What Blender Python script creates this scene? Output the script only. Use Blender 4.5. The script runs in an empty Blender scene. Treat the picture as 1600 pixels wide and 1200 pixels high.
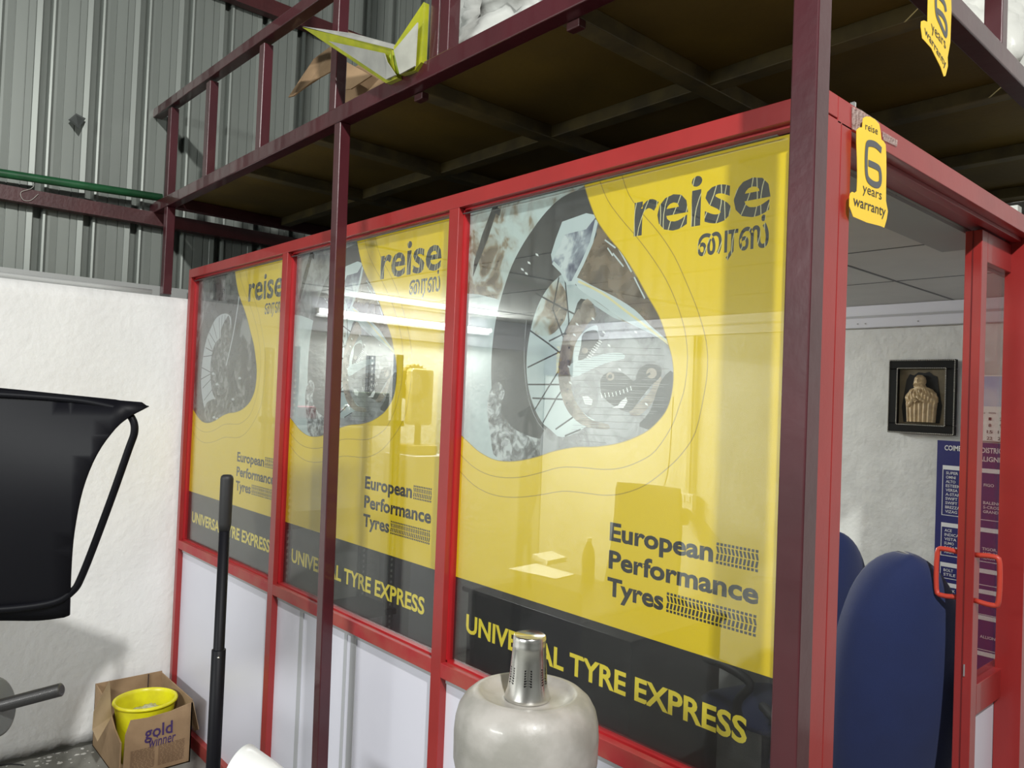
import bpy, bmesh, math, random
import numpy as np
from mathutils import Vector, Matrix, noise
from mathutils.geometry import delaunay_2d_cdt
random.seed(7)
SC = bpy.context.scene
COL = SC.collection
PI = math.pi

# ------------------------------------------------------------------ camera
CAM = np.array([4.2172, -1.4234, 1.7758])
FPX = 1197.7
YAW, PIT, ROL = 0.8399, 0.0215, 0.039
FW = np.array([-math.sin(YAW)*math.cos(PIT), math.cos(YAW)*math.cos(PIT), math.sin(PIT)])
RT = np.array([math.cos(YAW), math.sin(YAW), 0.0])
UP = np.cross(RT, FW)
RT, UP = RT*math.cos(ROL)+UP*math.sin(ROL), -RT*math.sin(ROL)+UP*math.cos(ROL)
cd = bpy.data.cameras.new('camera'); cam = bpy.data.objects.new('camera', cd); COL.objects.link(cam)
cd.sensor_width = 36.0; cd.lens = 36.0*FPX/1600.0; cd.clip_start = 0.05; cd.clip_end = 100
Mx = Matrix((RT.tolist(), UP.tolist(), (-FW).tolist())).transposed().to_4x4()
Mx.translation = Vector(CAM.tolist()); cam.matrix_world = Mx
SC.camera = cam

# ------------------------------------------------------------------ world, lights, exposure
SC.view_settings.view_transform = 'Standard'; SC.view_settings.look = 'None'
SC.view_settings.gamma = 1.0; SC.view_settings.use_curve_mapping = False
SC.view_settings.exposure = 0.0
W = bpy.data.worlds.new('world'); SC.world = W; W.use_nodes = True
W.node_tree.nodes['Background'].inputs[0].default_value = (0.80, 0.88, 0.95, 1)
W.node_tree.nodes['Background'].inputs[1].default_value = 0.07

def area(name, loc, target, sx, sy, power, col=(1, 1, 1)):
    l = bpy.data.lights.new(name, 'AREA'); l.shape = 'RECTANGLE'; l.size = sx; l.size_y = sy
    l.energy = power; l.color = col
    o = bpy.data.objects.new(name, l); COL.objects.link(o); o.location = loc
    d = Vector(target)-Vector(loc); o.rotation_euler = d.to_track_quat('-Z', 'Y').to_euler()
    return o
area('shop_lamp', (6.0, -1.9, 4.65), (0.5, -0.3, 1.6), 0.13, 0.13, 305, (1.0, 0.99, 0.96))
area('shop_tube_lamp', (2.8, -6.0, 3.1), (1.8, 0.0, 0.9), 2.4, 0.4, 230, (0.97, 1.0, 0.98))
area('cabin_tube_glow', (0.16, 1.39, 2.255), (1.7, 1.4, 1.1), 1.3, 0.05, 60, (0.97, 1.0, 0.98))

# ------------------------------------------------------------------ helpers
def ray(px, py): return FW + RT*(px-800.0)/FPX + UP*(600.0-py)/FPX
def hit(px, py, ax, val):
    d = ray(px, py); t = (val-CAM[ax])/d[ax]; return Vector((CAM+t*d).tolist())
def at(px, py, w): return Vector((CAM+w*ray(px, py)).tolist())

MATS = {}
def mat(name, col, rough=0.5, metal=0.0, var=0.0, vscale=8.0, col2=None, bump=0.0, bscale=60.0,
        coat=0.0, spec=0.5, trans=0.0, emit=0.0, see=0.0, sheen=0.0, stretch=None):
    if name in MATS: return MATS[name]
    m = bpy.data.materials.new(name); m.use_nodes = True; nt = m.node_tree; b = nt.nodes['Principled BSDF']
    b.inputs['Base Color'].default_value = (*col, 1); b.inputs['Roughness'].default_value = rough
    b.inputs['Metallic'].default_value = metal; b.inputs['Specular IOR Level'].default_value = spec
    b.inputs['Coat Weight'].default_value = coat; b.inputs['Transmission Weight'].default_value = trans
    if sheen: b.inputs['Sheen Weight'].default_value = sheen
    if emit:
        b.inputs['Emission Color'].default_value = (*col, 1); b.inputs['Emission Strength'].default_value = emit
    tc = nt.nodes.new('ShaderNodeTexCoord'); src = tc.outputs['Object']
    if stretch:
        mp = nt.nodes.new('ShaderNodeMapping'); mp.inputs['Scale'].default_value = stretch
        nt.links.new(src, mp.inputs[0]); src = mp.outputs[0]
    if var > 0 or col2:
        n = nt.nodes.new('ShaderNodeTexNoise'); n.inputs['Scale'].default_value = vscale
        n.inputs['Detail'].default_value = 5; nt.links.new(src, n.inputs['Vector'])
        r = nt.nodes.new('ShaderNodeValToRGB')
        c2 = col2 if col2 else tuple(max(0, c*(1-var)) for c in col)
        r.color_ramp.elements[0].position = 0.38; r.color_ramp.elements[1].position = 0.62
        r.color_ramp.elements[0].color = (*c2, 1); r.color_ramp.elements[1].color = (*col, 1)
        nt.links.new(n.outputs['Fac'], r.inputs[0]); nt.links.new(r.outputs[0], b.inputs['Base Color'])
    if bump > 0:
        n2 = nt.nodes.new('ShaderNodeTexNoise'); n2.inputs['Scale'].default_value = bscale
        n2.inputs['Detail'].default_value = 4; nt.links.new(src, n2.inputs['Vector'])
        bp = nt.nodes.new('ShaderNodeBump'); bp.inputs['Strength'].default_value = bump
        bp.inputs['Distance'].default_value = 0.01
        nt.links.new(n2.outputs['Fac'], bp.inputs['Height']); nt.links.new(bp.outputs[0], b.inputs['Normal'])
    if see > 0:
        tr = nt.nodes.new('ShaderNodeBsdfTransparent'); mx = nt.nodes.new('ShaderNodeMixShader')
        mx.inputs[0].default_value = see
        nt.links.new(b.outputs[0], mx.inputs[1]); nt.links.new(tr.outputs[0], mx.inputs[2])
        nt.links.new(mx.outputs[0], nt.nodes['Material Output'].inputs[0])
    MATS[name] = m
    return m

def glass_mat():
    m = bpy.data.materials.new('window_glass'); m.use_nodes = True; nt = m.node_tree
    nt.nodes.remove(nt.nodes['Principled BSDF'])
    tr = nt.nodes.new('ShaderNodeBsdfTransparent'); gl = nt.nodes.new('ShaderNodeBsdfGlossy')
    gl.inputs['Roughness'].default_value = 0.03
    tr.inputs[0].default_value = (0.96, 0.98, 0.97, 1)
    # Schlick reflectance of a thin pane, the same from both sides
    lw = nt.nodes.new('ShaderNodeLayerWeight'); lw.inputs[0].default_value = 0.5
    pw = nt.nodes.new('ShaderNodeMath'); pw.operation = 'POWER'; pw.inputs[1].default_value = 5.0
    ma = nt.nodes.new('ShaderNodeMath'); ma.operation = 'MULTIPLY_ADD'; ma.inputs[1].default_value = 0.93; ma.inputs[2].default_value = 0.03
    nt.links.new(lw.outputs['Facing'], pw.inputs[0]); nt.links.new(pw.outputs[0], ma.inputs[0])
    mx = nt.nodes.new('ShaderNodeMixShader')
    nt.links.new(ma.outputs[0], mx.inputs[0]); nt.links.new(tr.outputs[0], mx.inputs[1]); nt.links.new(gl.outputs[0], mx.inputs[2])
    nt.links.new(mx.outputs[0], nt.nodes['Material Output'].inputs[0])
    return m
GLASS = glass_mat()
RED = mat('red_paint', (0.30, 0.022, 0.021), 0.33, var=0.12, vscale=5, coat=0.2, bump=0.05, bscale=25)
REDD = mat('red_paint_dusty', (0.33, 0.014, 0.02), 0.5, col2=(0.33, 0.06, 0.045), vscale=9, bump=0.05)
MAR = mat('maroon_paint', (0.060, 0.008, 0.013), 0.36, var=0.25, vscale=4, coat=0.55, bump=0.12, bscale=18)
MARW = mat('maroon_paint_dull', (0.055, 0.009, 0.010), 0.45, var=0.3, vscale=6, bump=0.1)
WHITE = mat('white_plaster', (0.77, 0.77, 0.755), 0.85, var=0.06, vscale=3, bump=0.42, bscale=26)
PLAST2 = mat('rough_white_plaster', (0.70, 0.70, 0.675), 0.9, var=0.12, vscale=6, bump=0.45, bscale=30)
LAM = mat('white_laminate', (0.66, 0.66, 0.74), 0.35, var=0.03, vscale=2)
SHEET = mat('grey_steel_sheet', (0.20, 0.22, 0.20), 0.42, metal=0.3, var=0.12, vscale=3, stretch=(1, 1, 0.15))
PLY = mat('olive_painted_board', (0.165, 0.110, 0.016), 0.65, col2=(0.11, 0.075, 0.014), vscale=2.2, bump=0.1)
ANG = mat('brown_painted_steel', (0.16, 0.125, 0.045), 0.55, col2=(0.09, 0.075, 0.035), vscale=9)
BLACK = mat('black_plastic', (0.004, 0.004, 0.006), 0.5, spec=0.15)
BLKM = mat('black_matt', (0.012, 0.012, 0.013), 0.6)
CARD = mat('cardboard', (0.34, 0.225, 0.125), 0.85, col2=(0.27, 0.175, 0.095), vscale=7, bump=0.15, bscale=15)
YBUC = mat('yellow_plastic', (0.74, 0.70, 0.012), 0.35, col2=(0.62, 0.56, 0.02), vscale=12)
CONC = mat('concrete_floor', (0.26, 0.26, 0.235), 0.8, col2=(0.19, 0.19, 0.17), vscale=6, bump=0.3, bscale=40)
BLUEF = mat('blue_fabric', (0.004, 0.014, 0.078), 0.85, var=0.1, bump=0.15, bscale=400, sheen=0.15)
CHROME = mat('brushed_steel', (0.80, 0.79, 0.75), 0.24, metal=1.0)
DARKST = mat('dark_steel', (0.11, 0.11, 0.11), 0.4, metal=0.8)
GREEN = mat('green_paint', (0.012, 0.085, 0.03), 0.4, var=0.3, vscale=12)
CEIL = mat('ceiling_tile', (0.50, 0.49, 0.46), 0.8, var=0.04)
NAVY = mat('navy_print', (0.012, 0.014, 0.13), 0.45)
INK = mat('white_print', (0.72, 0.72, 0.72), 0.5)
PAPER = mat('paper', (0.78, 0.77, 0.72), 0.7)

def finish(name, bm, m, parent=None, bevel=0.0, smooth=False, sub=0, weld=False):
    me = bpy.data.meshes.new(name)
    if weld: bmesh.ops.remove_doubles(bm, verts=bm.verts, dist=1e-5)
    bmesh.ops.recalc_face_normals(bm, faces=bm.faces)
    bm.to_mesh(me); bm.free()
    for mm in (m if isinstance(m, (list, tuple)) else [m]): me.materials.append(mm)
    o = bpy.data.objects.new(name, me); COL.objects.link(o)
    if parent: o.parent = parent
    if smooth:
        for p in me.polygons: p.use_smooth = True
    if bevel > 0:
        md = o.modifiers.new('bevel', 'BEVEL'); md.width = bevel; md.segments = 2; md.limit_method = 'ANGLE'
    if sub:
        md = o.modifiers.new('sub', 'SUBSURF'); md.levels = sub; md.render_levels = sub
    return o

def box(bm, x0, x1, y0, y1, z0, z1, M=None):
    v = [bm.verts.new((x, y, z)) for x in (x0, x1) for y in (y0, y1) for z in (z0, z1)]
    for f in ((0, 1, 3, 2), (4, 6, 7, 5), (0, 4, 5, 1), (2, 3, 7, 6), (0, 2, 6, 4), (1, 5, 7, 3)):
        bm.faces.new([v[i] for i in f])
    if M: bmesh.ops.transform(bm, matrix=M, verts=v)
    return v

def bx(name, dims, m, parent=None, bevel=0.0, M=None):
    bm = bmesh.new(); box(bm, *dims, M=M); return finish(name, bm, m, parent, bevel)

def tube(bm, pts, r, seg=12, cap=True):
    pts = [Vector(p) for p in pts]; rings = []
    rr = r if isinstance(r, (list, tuple)) else [r]*len(pts)
    up = None
    for i, p in enumerate(pts):
        t = (pts[min(i+1, len(pts)-1)]-pts[max(i-1, 0)]).normalized()
        if up is None:
            up = Vector((0, 0, 1)) if abs(t.z) < 0.9 else Vector((1, 0, 0))
        a = t.cross(up).normalized(); b = a.cross(t).normalized(); up = b
        rings.append([bm.verts.new(p+rr[i]*(math.cos(2*PI*k/seg)*a+math.sin(2*PI*k/seg)*b)) for k in range(seg)])
    for i in range(len(rings)-1):
        for k in range(seg):
            bm.faces.new((rings[i][k], rings[i][(k+1) % seg], rings[i+1][(k+1) % seg], rings[i+1][k]))
    if cap:
        bm.faces.new(rings[0][::-1]); bm.faces.new(rings[-1])

def tb(name, pts, r, m, parent=None, seg=12):
    bm = bmesh.new(); tube(bm, pts, r, seg); return finish(name, bm, m, parent, smooth=True)

def lathe(bm, prof, c=(0, 0, 0), seg=40, jit=None):
    rings = []
    for r, z in prof:
        rings.append([bm.verts.new((c[0]+r*math.cos(2*PI*k/seg), c[1]+r*math.sin(2*PI*k/seg), c[2]+z)) for k in range(seg)])
    for i in range(len(rings)-1):
        for k in range(seg):
            bm.faces.new((rings[i][k], rings[i][(k+1) % seg], rings[i+1][(k+1) % seg], rings[i+1][k]))
    if prof[0][0] > 1e-4: bm.faces.new(rings[0][::-1])
    if prof[-1][0] > 1e-4: bm.faces.new(rings[-1])

def prism(bm, pts, off):
    off = Vector(off); a = [bm.verts.new(p) for p in pts]; b = [bm.verts.new(Vector(p)+off) for p in pts]
    bm.faces.new(a); bm.faces.new(b[::-1]); n = len(pts)
    for i in range(n): bm.faces.new((a[i], b[i], b[(i+1) % n], a[(i+1) % n]))

def empty(name, loc=(0, 0, 0)):
    o = bpy.data.objects.new(name, None); COL.objects.link(o); o.location = loc; o.empty_display_size = 0.05
    bpy.context.view_layer.update(); return o

def tag(o, label, cat, group=None, kind=None):
    o['label'] = label; o['category'] = cat
    if group: o['group'] = group
    if kind: o['kind'] = kind
    return o

def struct(o, label=None, cat=None):
    o['kind'] = 'structure'
    if label: o['label'] = label; o['category'] = cat
    return o

def adopt(root, *objs):
    for o in objs:
        mw = o.matrix_world.copy(); o.parent = root
        o.matrix_parent_inverse = Matrix.Translation(root.location).inverted()

def smoothpoly(pts, n=4, closed=True):
    """Catmull-Rom through 2D/3D points."""
    P = [np.array(p, float) for p in pts]; out = []; N = len(P)
    rng = range(N) if closed else range(N-1)
    for i in rng:
        p0 = P[(i-1) % N] if (closed or i > 0) else P[i]; p1 = P[i]; p2 = P[(i+1) % N]
        p3 = P[(i+2) % N] if (closed or i+2 < N) else p2
        for k in range(n):
            t = k/n
            out.append(0.5*((2*p1)+(-p0+p2)*t+(2*p0-5*p1+4*p2-p3)*t*t+(-p0+3*p1-3*p2+p3)*t**3))
    if not closed: out.append(P[-1])
    return [tuple(o) for o in out]

# text as 2D triangles / loops
TXT = {}
def text_mesh(s, offset=0.0, res=3, space=1.0):
    key = (s, offset, res, space)
    if key in TXT: return TXT[key]
    c = bpy.data.curves.new('t', 'FONT'); c.body = s; c.resolution_u = res; c.offset = offset; c.space_character = space
    o = bpy.data.objects.new('t', c); COL.objects.link(o); bpy.context.view_layer.update()
    dg = bpy.context.evaluated_depsgraph_get(); me = bpy.data.meshes.new_from_object(o.evaluated_get(dg))
    vs = np.array([v.co[:2] for v in me.vertices]) if len(me.vertices) else np.zeros((0, 2))
    fs = [list(p.vertices) for p in me.polygons]
    cnt = {}
    for f in fs:
        for i in range(len(f)):
            e = tuple(sorted((f[i], f[(i+1) % len(f)]))); cnt[e] = cnt.get(e, 0)+1
    be = [e for e, n in cnt.items() if n == 1]
    bpy.data.objects.remove(o); bpy.data.curves.remove(c); bpy.data.meshes.remove(me)
    TXT[key] = (vs, fs, be); return TXT[key]

def text3d(bm, s, O, A, B, cap=None, offset=0.0, off3=(0, 0, 0), space=1.0):
    """lettering: O = baseline start, A = baseline end, B = point one cap height above O"""
    vs, fs, be = text_mesh(s, offset, 2, space)
    if not len(vs): return
    x0, x1 = vs[:, 0].min(), vs[:, 0].max(); ch = cap if cap else text_mesh('E', offset, 2)[0][:, 1].max()
    O, A, B = Vector(O), Vector(A), Vector(B)
    vv = [bm.verts.new(O+(A-O)*((p[0]-x0)/(x1-x0))+(B-O)*(p[1]/ch)+Vector(off3)) for p in vs]
    for f in fs:
        try: bm.faces.new([vv[i] for i in f])
        except ValueError: pass

# ================================================================== SETTING
FLX0, FLX1, FLY0, FLY1 = -0.35, 9.5, -6.5, 2.75
struct(bx('floor', (FLX0, FLX1, FLY0, FLY1, -0.12, 0.0), CONC))
struct(bx('wall_right', (9.5, 9.62, -6.5, 2.75, 0, 3.4), mat('far_wall_paint', (0.55, 0.56, 0.55), .9)))
struct(bx('wall_front', (-0.3, 9.5, -6.62, -6.5, 0, 3.4), mat('far_wall_paint', (0.55, 0.56, 0.55), .9)))
# chips of white paint on the floor by the left wall
bm = bmesh.new()
for i in range(260):
    x = 0.015+0.5*random.random()**1.6; y = random.uniform(-1.3, -0.38); r = 0.002+0.012*random.random()**2
    pts = [(x+r*math.cos(a)*random.uniform(.5, 1.4), y+r*math.sin(a)*random.uniform(.5, 1.4), 0.0005) for a in (0, 1.2, 2.4, 3.6, 5.0)]
    bm.faces.new([bm.verts.new(p) for p in pts])
tag(finish('paint_flecks', bm, mat('fleck_white', (0.75, 0.75, 0.72), 0.8)), 'scattered white paint flecks on the grey floor at the foot of the plastered wall', 'paint flecks', kind='stuff')

# left plastered wall with hand-finished surface
def plaster_wall(name, x, y0, y1, z0, z1, nx, nz, amp, m, thick=0.24, axis='x'):
    bm = bmesh.new(); g = []
    for i in range(nx+1):
        row = []
        for j in range(nz+1):
            y = y0+(y1-y0)*i/nx; z = z0+(z1-z0)*j/nz
            d = amp*noise.noise(Vector((y*2.3, z*1.1, 4.2)))+amp*0.5*noise.noise(Vector((y*7, z*3, 1.0)))
            if j == nz: d += 0.002*noise.noise(Vector((y*20, 0, 0)))
            row.append(bm.verts.new((x+d, y, z) if axis == 'x' else (y, x-d, z)))
        g.append(row)
    for i in range(nx):
        for j in range(nz): bm.faces.new((g[i][j], g[i+1][j], g[i+1][j+1], g[i][j+1]))
    s = -thick if axis == 'x' else thick
    def q(a, b):
        return bm.verts.new((x+s, a, b)) if axis == 'x' else bm.verts.new((a, x+s, b))
    bk = [[q(y0+(y1-y0)*i/nx, z) for i in range(nx+1)] for z in (z0, z1)]
    for i in range(nx):
        bm.faces.new((g[i][nz], g[i+1][nz], bk[1][i+1], bk[1][i]))
        bm.faces.new((g[i][0], bk[0][i], bk[0][i+1], g[i+1][0]))
        bm.faces.new((bk[0][i], bk[1][i], bk[1][i+1], bk[0][i+1]))
    return finish(name, bm, m, smooth=True)
struct(plaster_wall('wall_left', 0.0, FLY0, 2.65, 0.0, 2.25, 150, 36, 0.007, WHITE))
struct(plaster_wall('wall_back', 2.65, 0.0, 9.5, 0.0, 5.2, 120, 60, 0.006, PLAST2, 0.15, 'y'))
# dark ragged line where the left wall meets the floor
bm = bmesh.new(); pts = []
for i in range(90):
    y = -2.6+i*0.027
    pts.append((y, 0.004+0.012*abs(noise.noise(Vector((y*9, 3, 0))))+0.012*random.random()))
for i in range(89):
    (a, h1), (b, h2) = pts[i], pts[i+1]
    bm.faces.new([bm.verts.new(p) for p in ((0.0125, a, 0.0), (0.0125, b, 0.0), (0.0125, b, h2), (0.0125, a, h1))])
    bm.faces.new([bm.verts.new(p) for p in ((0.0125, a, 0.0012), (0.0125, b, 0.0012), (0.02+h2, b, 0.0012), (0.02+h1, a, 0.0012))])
struct(finish('wall_foot_line', bm, mat('foot_line_dark', (0.07, 0.07, 0.06), 0.9)))

# corrugated steel cladding above the wall
def cladding():
    bm = bmesh.new(); P = 0.228; prof = []
    y = -6.3
    k = 0
    while y < 2.7:
        X = -0.285
        prof += [(y, X), (y+.030, X-.002), (y+.031, X-.006), (y+.034, X-.006), (y+.035, X),
                 (y+.085, X), (y+.086, X-.006), (y+.089, X-.006), (y+.090, X),
                 (y+.120, X), (y+.121, X-.003), (y+.124, X), (y+.148, X+.003), (y+.152, X+.001),
                 (y+.158, X-.045), (y+.188, X-.050), (y+.194, X+.006), (y+.204, X+.008), (y+.216, X)]
        y += P; k += 1
    a = [bm.verts.new((x, yy, 2.2)) for yy, x in prof]; b = [bm.verts.new((x, yy, 5.4)) for yy, x in prof]
    for i in range(len(prof)-1): bm.faces.new((a[i], a[i+1], b[i+1], b[i]))
    c = [bm.verts.new((-0.36, yy, z)) for z in (2.2, 5.4) for yy in (prof[0][0], prof[-1][0])]
    bm.faces.new((c[0], c[1], c[3], c[2]))
    return finish('wall_left_upper', bm, SHEET)
struct(cladding())
struct(bx('trim_1', (-0.262, -0.20, FLY0, 2.6, 2.655, 2.725), MARW))
struct(bx('trim_2', (-0.262, -0.20, FLY0, 2.6, 4.04, 4.13), MARW))
# flashing and conduit along the top of the plastered wall
struct(bx('trim_3', (-0.24, -0.235, FLY0, 2.6, 2.252, 2.33), mat('flashing', (0.33, 0.34, 0.33), 0.5, metal=0.3)))
o = tb('conduit', [(-0.03, y, 2.272+0.004*math.sin(y*3)) for y in np.linspace(-3.5, -0.17, 14)], 0.012, mat('grey_pvc', (0.42, 0.43, 0.42), 0.5))
tag(o, 'thin grey conduit pipe lying along the top edge of the white plastered wall', 'pipe')
o = tb('water_pipe', [(-0.17, y, 2.770+(y+0.84)*0.045) for y in np.linspace(-4.5, -0.10, 12)], 0.021, GREEN, seg=16)
tag(o, 'green painted pipe running along the corrugated steel wall above the maroon rail', 'pipe')
# torn dark patch on the cladding
bm = bmesh.new()
P = [(107, 187), (119, 177), (134, 185), (123, 201)]
q = [hit(a, b, 0, -0.25) for a, b in P]
q[3] = hit(123, 201, 0, -0.21)
prism(bm, q, (-0.004, 0, 0))
tag(finish('torn_sheet_patch', bm, mat('dark_rag', (0.045, 0.05, 0.047), 0.6)), 'small dark folded square patch stuck on the corrugated steel wall', 'patch')
# loose wire
o = tb('loose_wire', smoothpoly([tuple(hit(a, b, 0, -0.19)) for a, b in ((50, 268), (52, 292), (33, 300), (36, 312), (48, 313), (60, 303))], 4, False), 0.0012, mat('wire_grey', (0.4, 0.4, 0.36), 0.6), seg=6)
tag(o, 'thin loose wire looped over the green pipe at the far left', 'wire')

# ================================================================== MEZZANINE (maroon loft frame)
mz = empty('loft_frame', (3.55, -0.13, 0))
tag(mz, 'maroon painted steel loft frame with posts, railing and olive board deck over the office', 'loft')
MZ = []
def mpart(name, dims, m=MAR, bevel=0.003, M=None):
    o = bx(name, dims, m, None, bevel, M); MZ.append(o); return o
YF = -0.132
mpart('front_beam', (-0.27, 3.561, YF, YF+.05, 2.722, 2.778))
mpart('side_beam', (3.511, 3.561, YF+.05, 3-.45, 2.722, 2.778))
mpart('left_beam', (-0.03, 0.02, YF+.05, 2.60, 2.722, 2.778))
# the posts
def lean_box(x0, x1, y0, y1, z0, z1, dx):
    bm = bmesh.new(); v = box(bm, x0, x1, y0, y1, z0, z1)
    for k in v:
        if k.co.z < (z0+z1)/2: k.co.x += dx
    return bm
p = finish('post', lean_box(3.508, 3.558, YF, YF+.05, 0.0, 4.7, 0.0), MAR, None, 0.003); MZ.append(p)
p = finish('post', lean_box(1.785, 1.826, YF+.003, YF+.045, 0.0, 2.722, 0.045), MAR, None, 0.003); MZ.append(p)
p = finish('post', lean_box(-0.028, 0.018, YF+.003, YF+.047, 2.262, 2.722, 0.0), MAR, None, 0.003); MZ.append(p)
for xa, xb, zt in ((-.045, .005, 3.25), (.503, .553, 3.235), (1.106, 1.152, 3.22), (1.735, 1.779, 4.7), (2.345, 2.387, 4.7), (2.392, 2.436, 4.7), (2.95, 2.99, 3.2)):
    mpart('baluster', (xa, xb, YF+.004, YF+.046, 2.778, zt))
bm = bmesh.new(); v = box(bm, -0.29, 3.508, YF, YF+.05, 3.225, 3.272)
for k in v:
    if k.co.x < 0: k.co.z += .04
    else: k.co.z -= .045
MZ.append(finish('handrail', bm, MAR, None, 0.003))
for ya in (0.875, 1.9):
    mpart('baluster', (3.513, 3.558, ya, ya+.045, 2.778, 3.6))
# deck board and the angle joists under it
mpart('deck_board', (0.0, 3.51, YF+.05, 2.62, 2.779, 2.797), PLY, 0)
for x in (0.86, 1.50, 2.17, 2.84, 3.42):
    if x < 3.3: mpart('joist', (x, x+.062, YF+.05, 2.6, 2.732, 2.779), ANG)
for y in (0.50, 1.13, 1.76, 2.35):
    mpart('cross_joist', (0.02, 3.51, y, y+.055, 2.735, 2.779), ANG)
# little welded lugs under the front beam
for px, py in ((657, 150), (900, 38)):
    c = hit(px, py, 2, 2.715)
    mpart('weld_lug', (c.x-.022, c.x+.022, YF+.046, YF+.072, 2.70, 2.722), MARW)
mpart('kick_rail', (1.0, 1.98, 0.10, 0.14, 2.797, 2.90), MARW)
adopt(mz, *MZ)

# --- things on the loft
# open cardboard carton
cb = empty('cardboard_box', (1.55, 0.35, 2.797))
pc = []
def pol(name, pts, off, m, parent_list):
    bm = bmesh.new(); prism(bm, pts, off); o = finish(name, bm, m); parent_list.append(o); return o
bm = bmesh.new()
for d in ((1.12, 1.127, .2, .62, 2.80, 3.17), (1.12, 1.62, .2, .207, 2.80, 3.17), (1.12, 1.62, .613, .62, 2.80, 3.17), (1.613, 1.62, .2, .62, 2.80, 3.17), (1.12, 1.62, .2, .62, 2.798, 2.806)): box(bm, *d)
pc.append(finish('carton', bm, CARD))
pol('flap', [hit(522, 68, 1, .2), hit(490, 92, 1, .15), hit(450, 152, 1, 0.05), hit(458, 150, 1, 0.04), hit(487, 128, 1, .08), hit(523, 108, 1, .15)], (0, .006, 0), CARD, pc)
pol('flap', [hit(540, 48, 1, .62), hit(578, 60, 1, .62), hit(600, 95, 1, .5), hit(560, 78, 1, .5)], (0, .006, 0), CARD, pc)
pol('flap', [hit(538, 95, 1, .16), hit(580, 118, 1, .16), hit(548, 139, 1, .13), hit(538, 140, 1, .13)], (0, .006, 0), CARD, pc)
adopt(cb, *pc)
tag(cb, 'open brown cardboard carton with torn flaps behind the loft railing', 'box')
# the star shaped lantern
sl = empty('star_lantern', (2.1, -0.14, 2.79)); ps = []
STY = mat('lime_yellow_film', (0.30, 0.31, 0.012), 0.4, col2=(0.24, 0.26, 0.015), vscale=25)
STW = mat('translucent_white_sheet', (0.32, 0.32, 0.29), 0.5, col2=(0.25, 0.25, 0.23), vscale=10)
STG = mat('green_film', (0.22, 0.30, 0.01), 0.4)
def sp(px, py, y): return hit(px, py, 1, y)
A = [(472, 42.5, -.19), (612, 74, -.17), (614, 100, -.165), (621, 122, -.15), (603, 130, -.15)]
pol('star_point', [sp(*a) for a in A], (0, .018, 0), STY, ps)
Bp = [(513, 64, -.186), (600, 83, -.176), (604, 96, -.172), (618, 117, -.157), (603, 124, -.157)]
pol('star_panel', [sp(a, b, c-.006) for a, b, c in Bp], (0, .004, 0), STW, ps)
pol('star_edge', [sp(472, 41, -.19), sp(552, 52, -.175), sp(615, 69, -.165), sp(612, 76, -.172)], (0, .05, .0), STW, ps)
pol('star_groove', [sp(608, 88, -.168), sp(614, 76, -.165), sp(625, 112, -.15), sp(619, 118, -.15)], (0, .03, 0), STG, ps)
C1 = [(614, 75, -.165), (662, 3, -.145), (658, 97, -.142), (648, 110, -.145), (624, 116, -.155)]
pol('star_point', [sp(*a) for a in C1], (0, .02, 0), STY, ps)
C2 = [(615, 79, -.168), (652, 35, -.158), (648, 103, -.152), (624, 116, -.16)]
pol('star_panel', [sp(a, b, c-.005) for a, b, c in C2], (0, .004, 0), mat('dull_white_sheet', (0.36, 0.36, 0.31), 0.6, var=.2, vscale=12), ps)
pol('star_edge', [sp(662, 3, -.14), sp(668, 38, -.10), sp(669, 96, -.10), sp(657, 100, -.135)], (0, .02, 0), STW, ps)
adopt(sl, *ps)
tag(sl, 'yellow edged white star lantern leaning on the loft beam, two points visible', 'star lantern')

# crumpled sheets and bags
def crumple(name, c, size, m, seed, sub=4, amp=0.35, flat=True):
    bm = bmesh.new(); bmesh.ops.create_icosphere(bm, subdivisions=sub, radius=1.0)
    for v in bm.verts:
        n = v.co.normalized()
        d = 1+amp*noise.noise(n*1.7+Vector((seed, 0, 0)))+amp*0.55*abs(noise.noise(n*4.1+Vector((0, seed, 0))))-amp*.25*abs(noise.noise(n*9+Vector((0, 0, seed))))
        v.co = Vector((n.x*d*size[0], n.y*d*size[1], n.z*d*size[2]))
        if flat and v.co.z < -size[2]*.55: v.co.z = -size[2]*.55
        v.co += Vector(c)
    return finish(name, bm, m, smooth=True)
CLO = mat('white_cloth', (0.42, 0.43, 0.40), 0.8, col2=(0.36, 0.37, 0.35), vscale=5, bump=0.5, bscale=14)
o = crumple('cloth_bundle', (2.42, 0.22, 2.95), (0.40, 0.2, 0.20), CLO, 3.3, 5, 0.5)
tag(o, 'crumpled off white cloth bundle lying on the loft deck behind the maroon beam', 'cloth')
PLS = mat('clear_polythene', (0.72, 0.73, 0.68), 0.3, see=0.25, bump=0.8, bscale=9)
o = crumple('polythene_bag', (3.27, 0.66, 3.02), (0.20, 0.20, 0.36), PLS, 8.1, 5, 0.6)
tag(o, 'crumpled clear polythene bag on the loft deck left of the side baluster', 'plastic bag')
o = crumple('polythene_bag', (3.27, 1.32, 3.02), (0.20, 0.24, 0.36), PLS, 12.7, 5, 0.6)
tag(o, 'crumpled clear polythene bag on the loft deck right of the side baluster', 'plastic bag')

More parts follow.
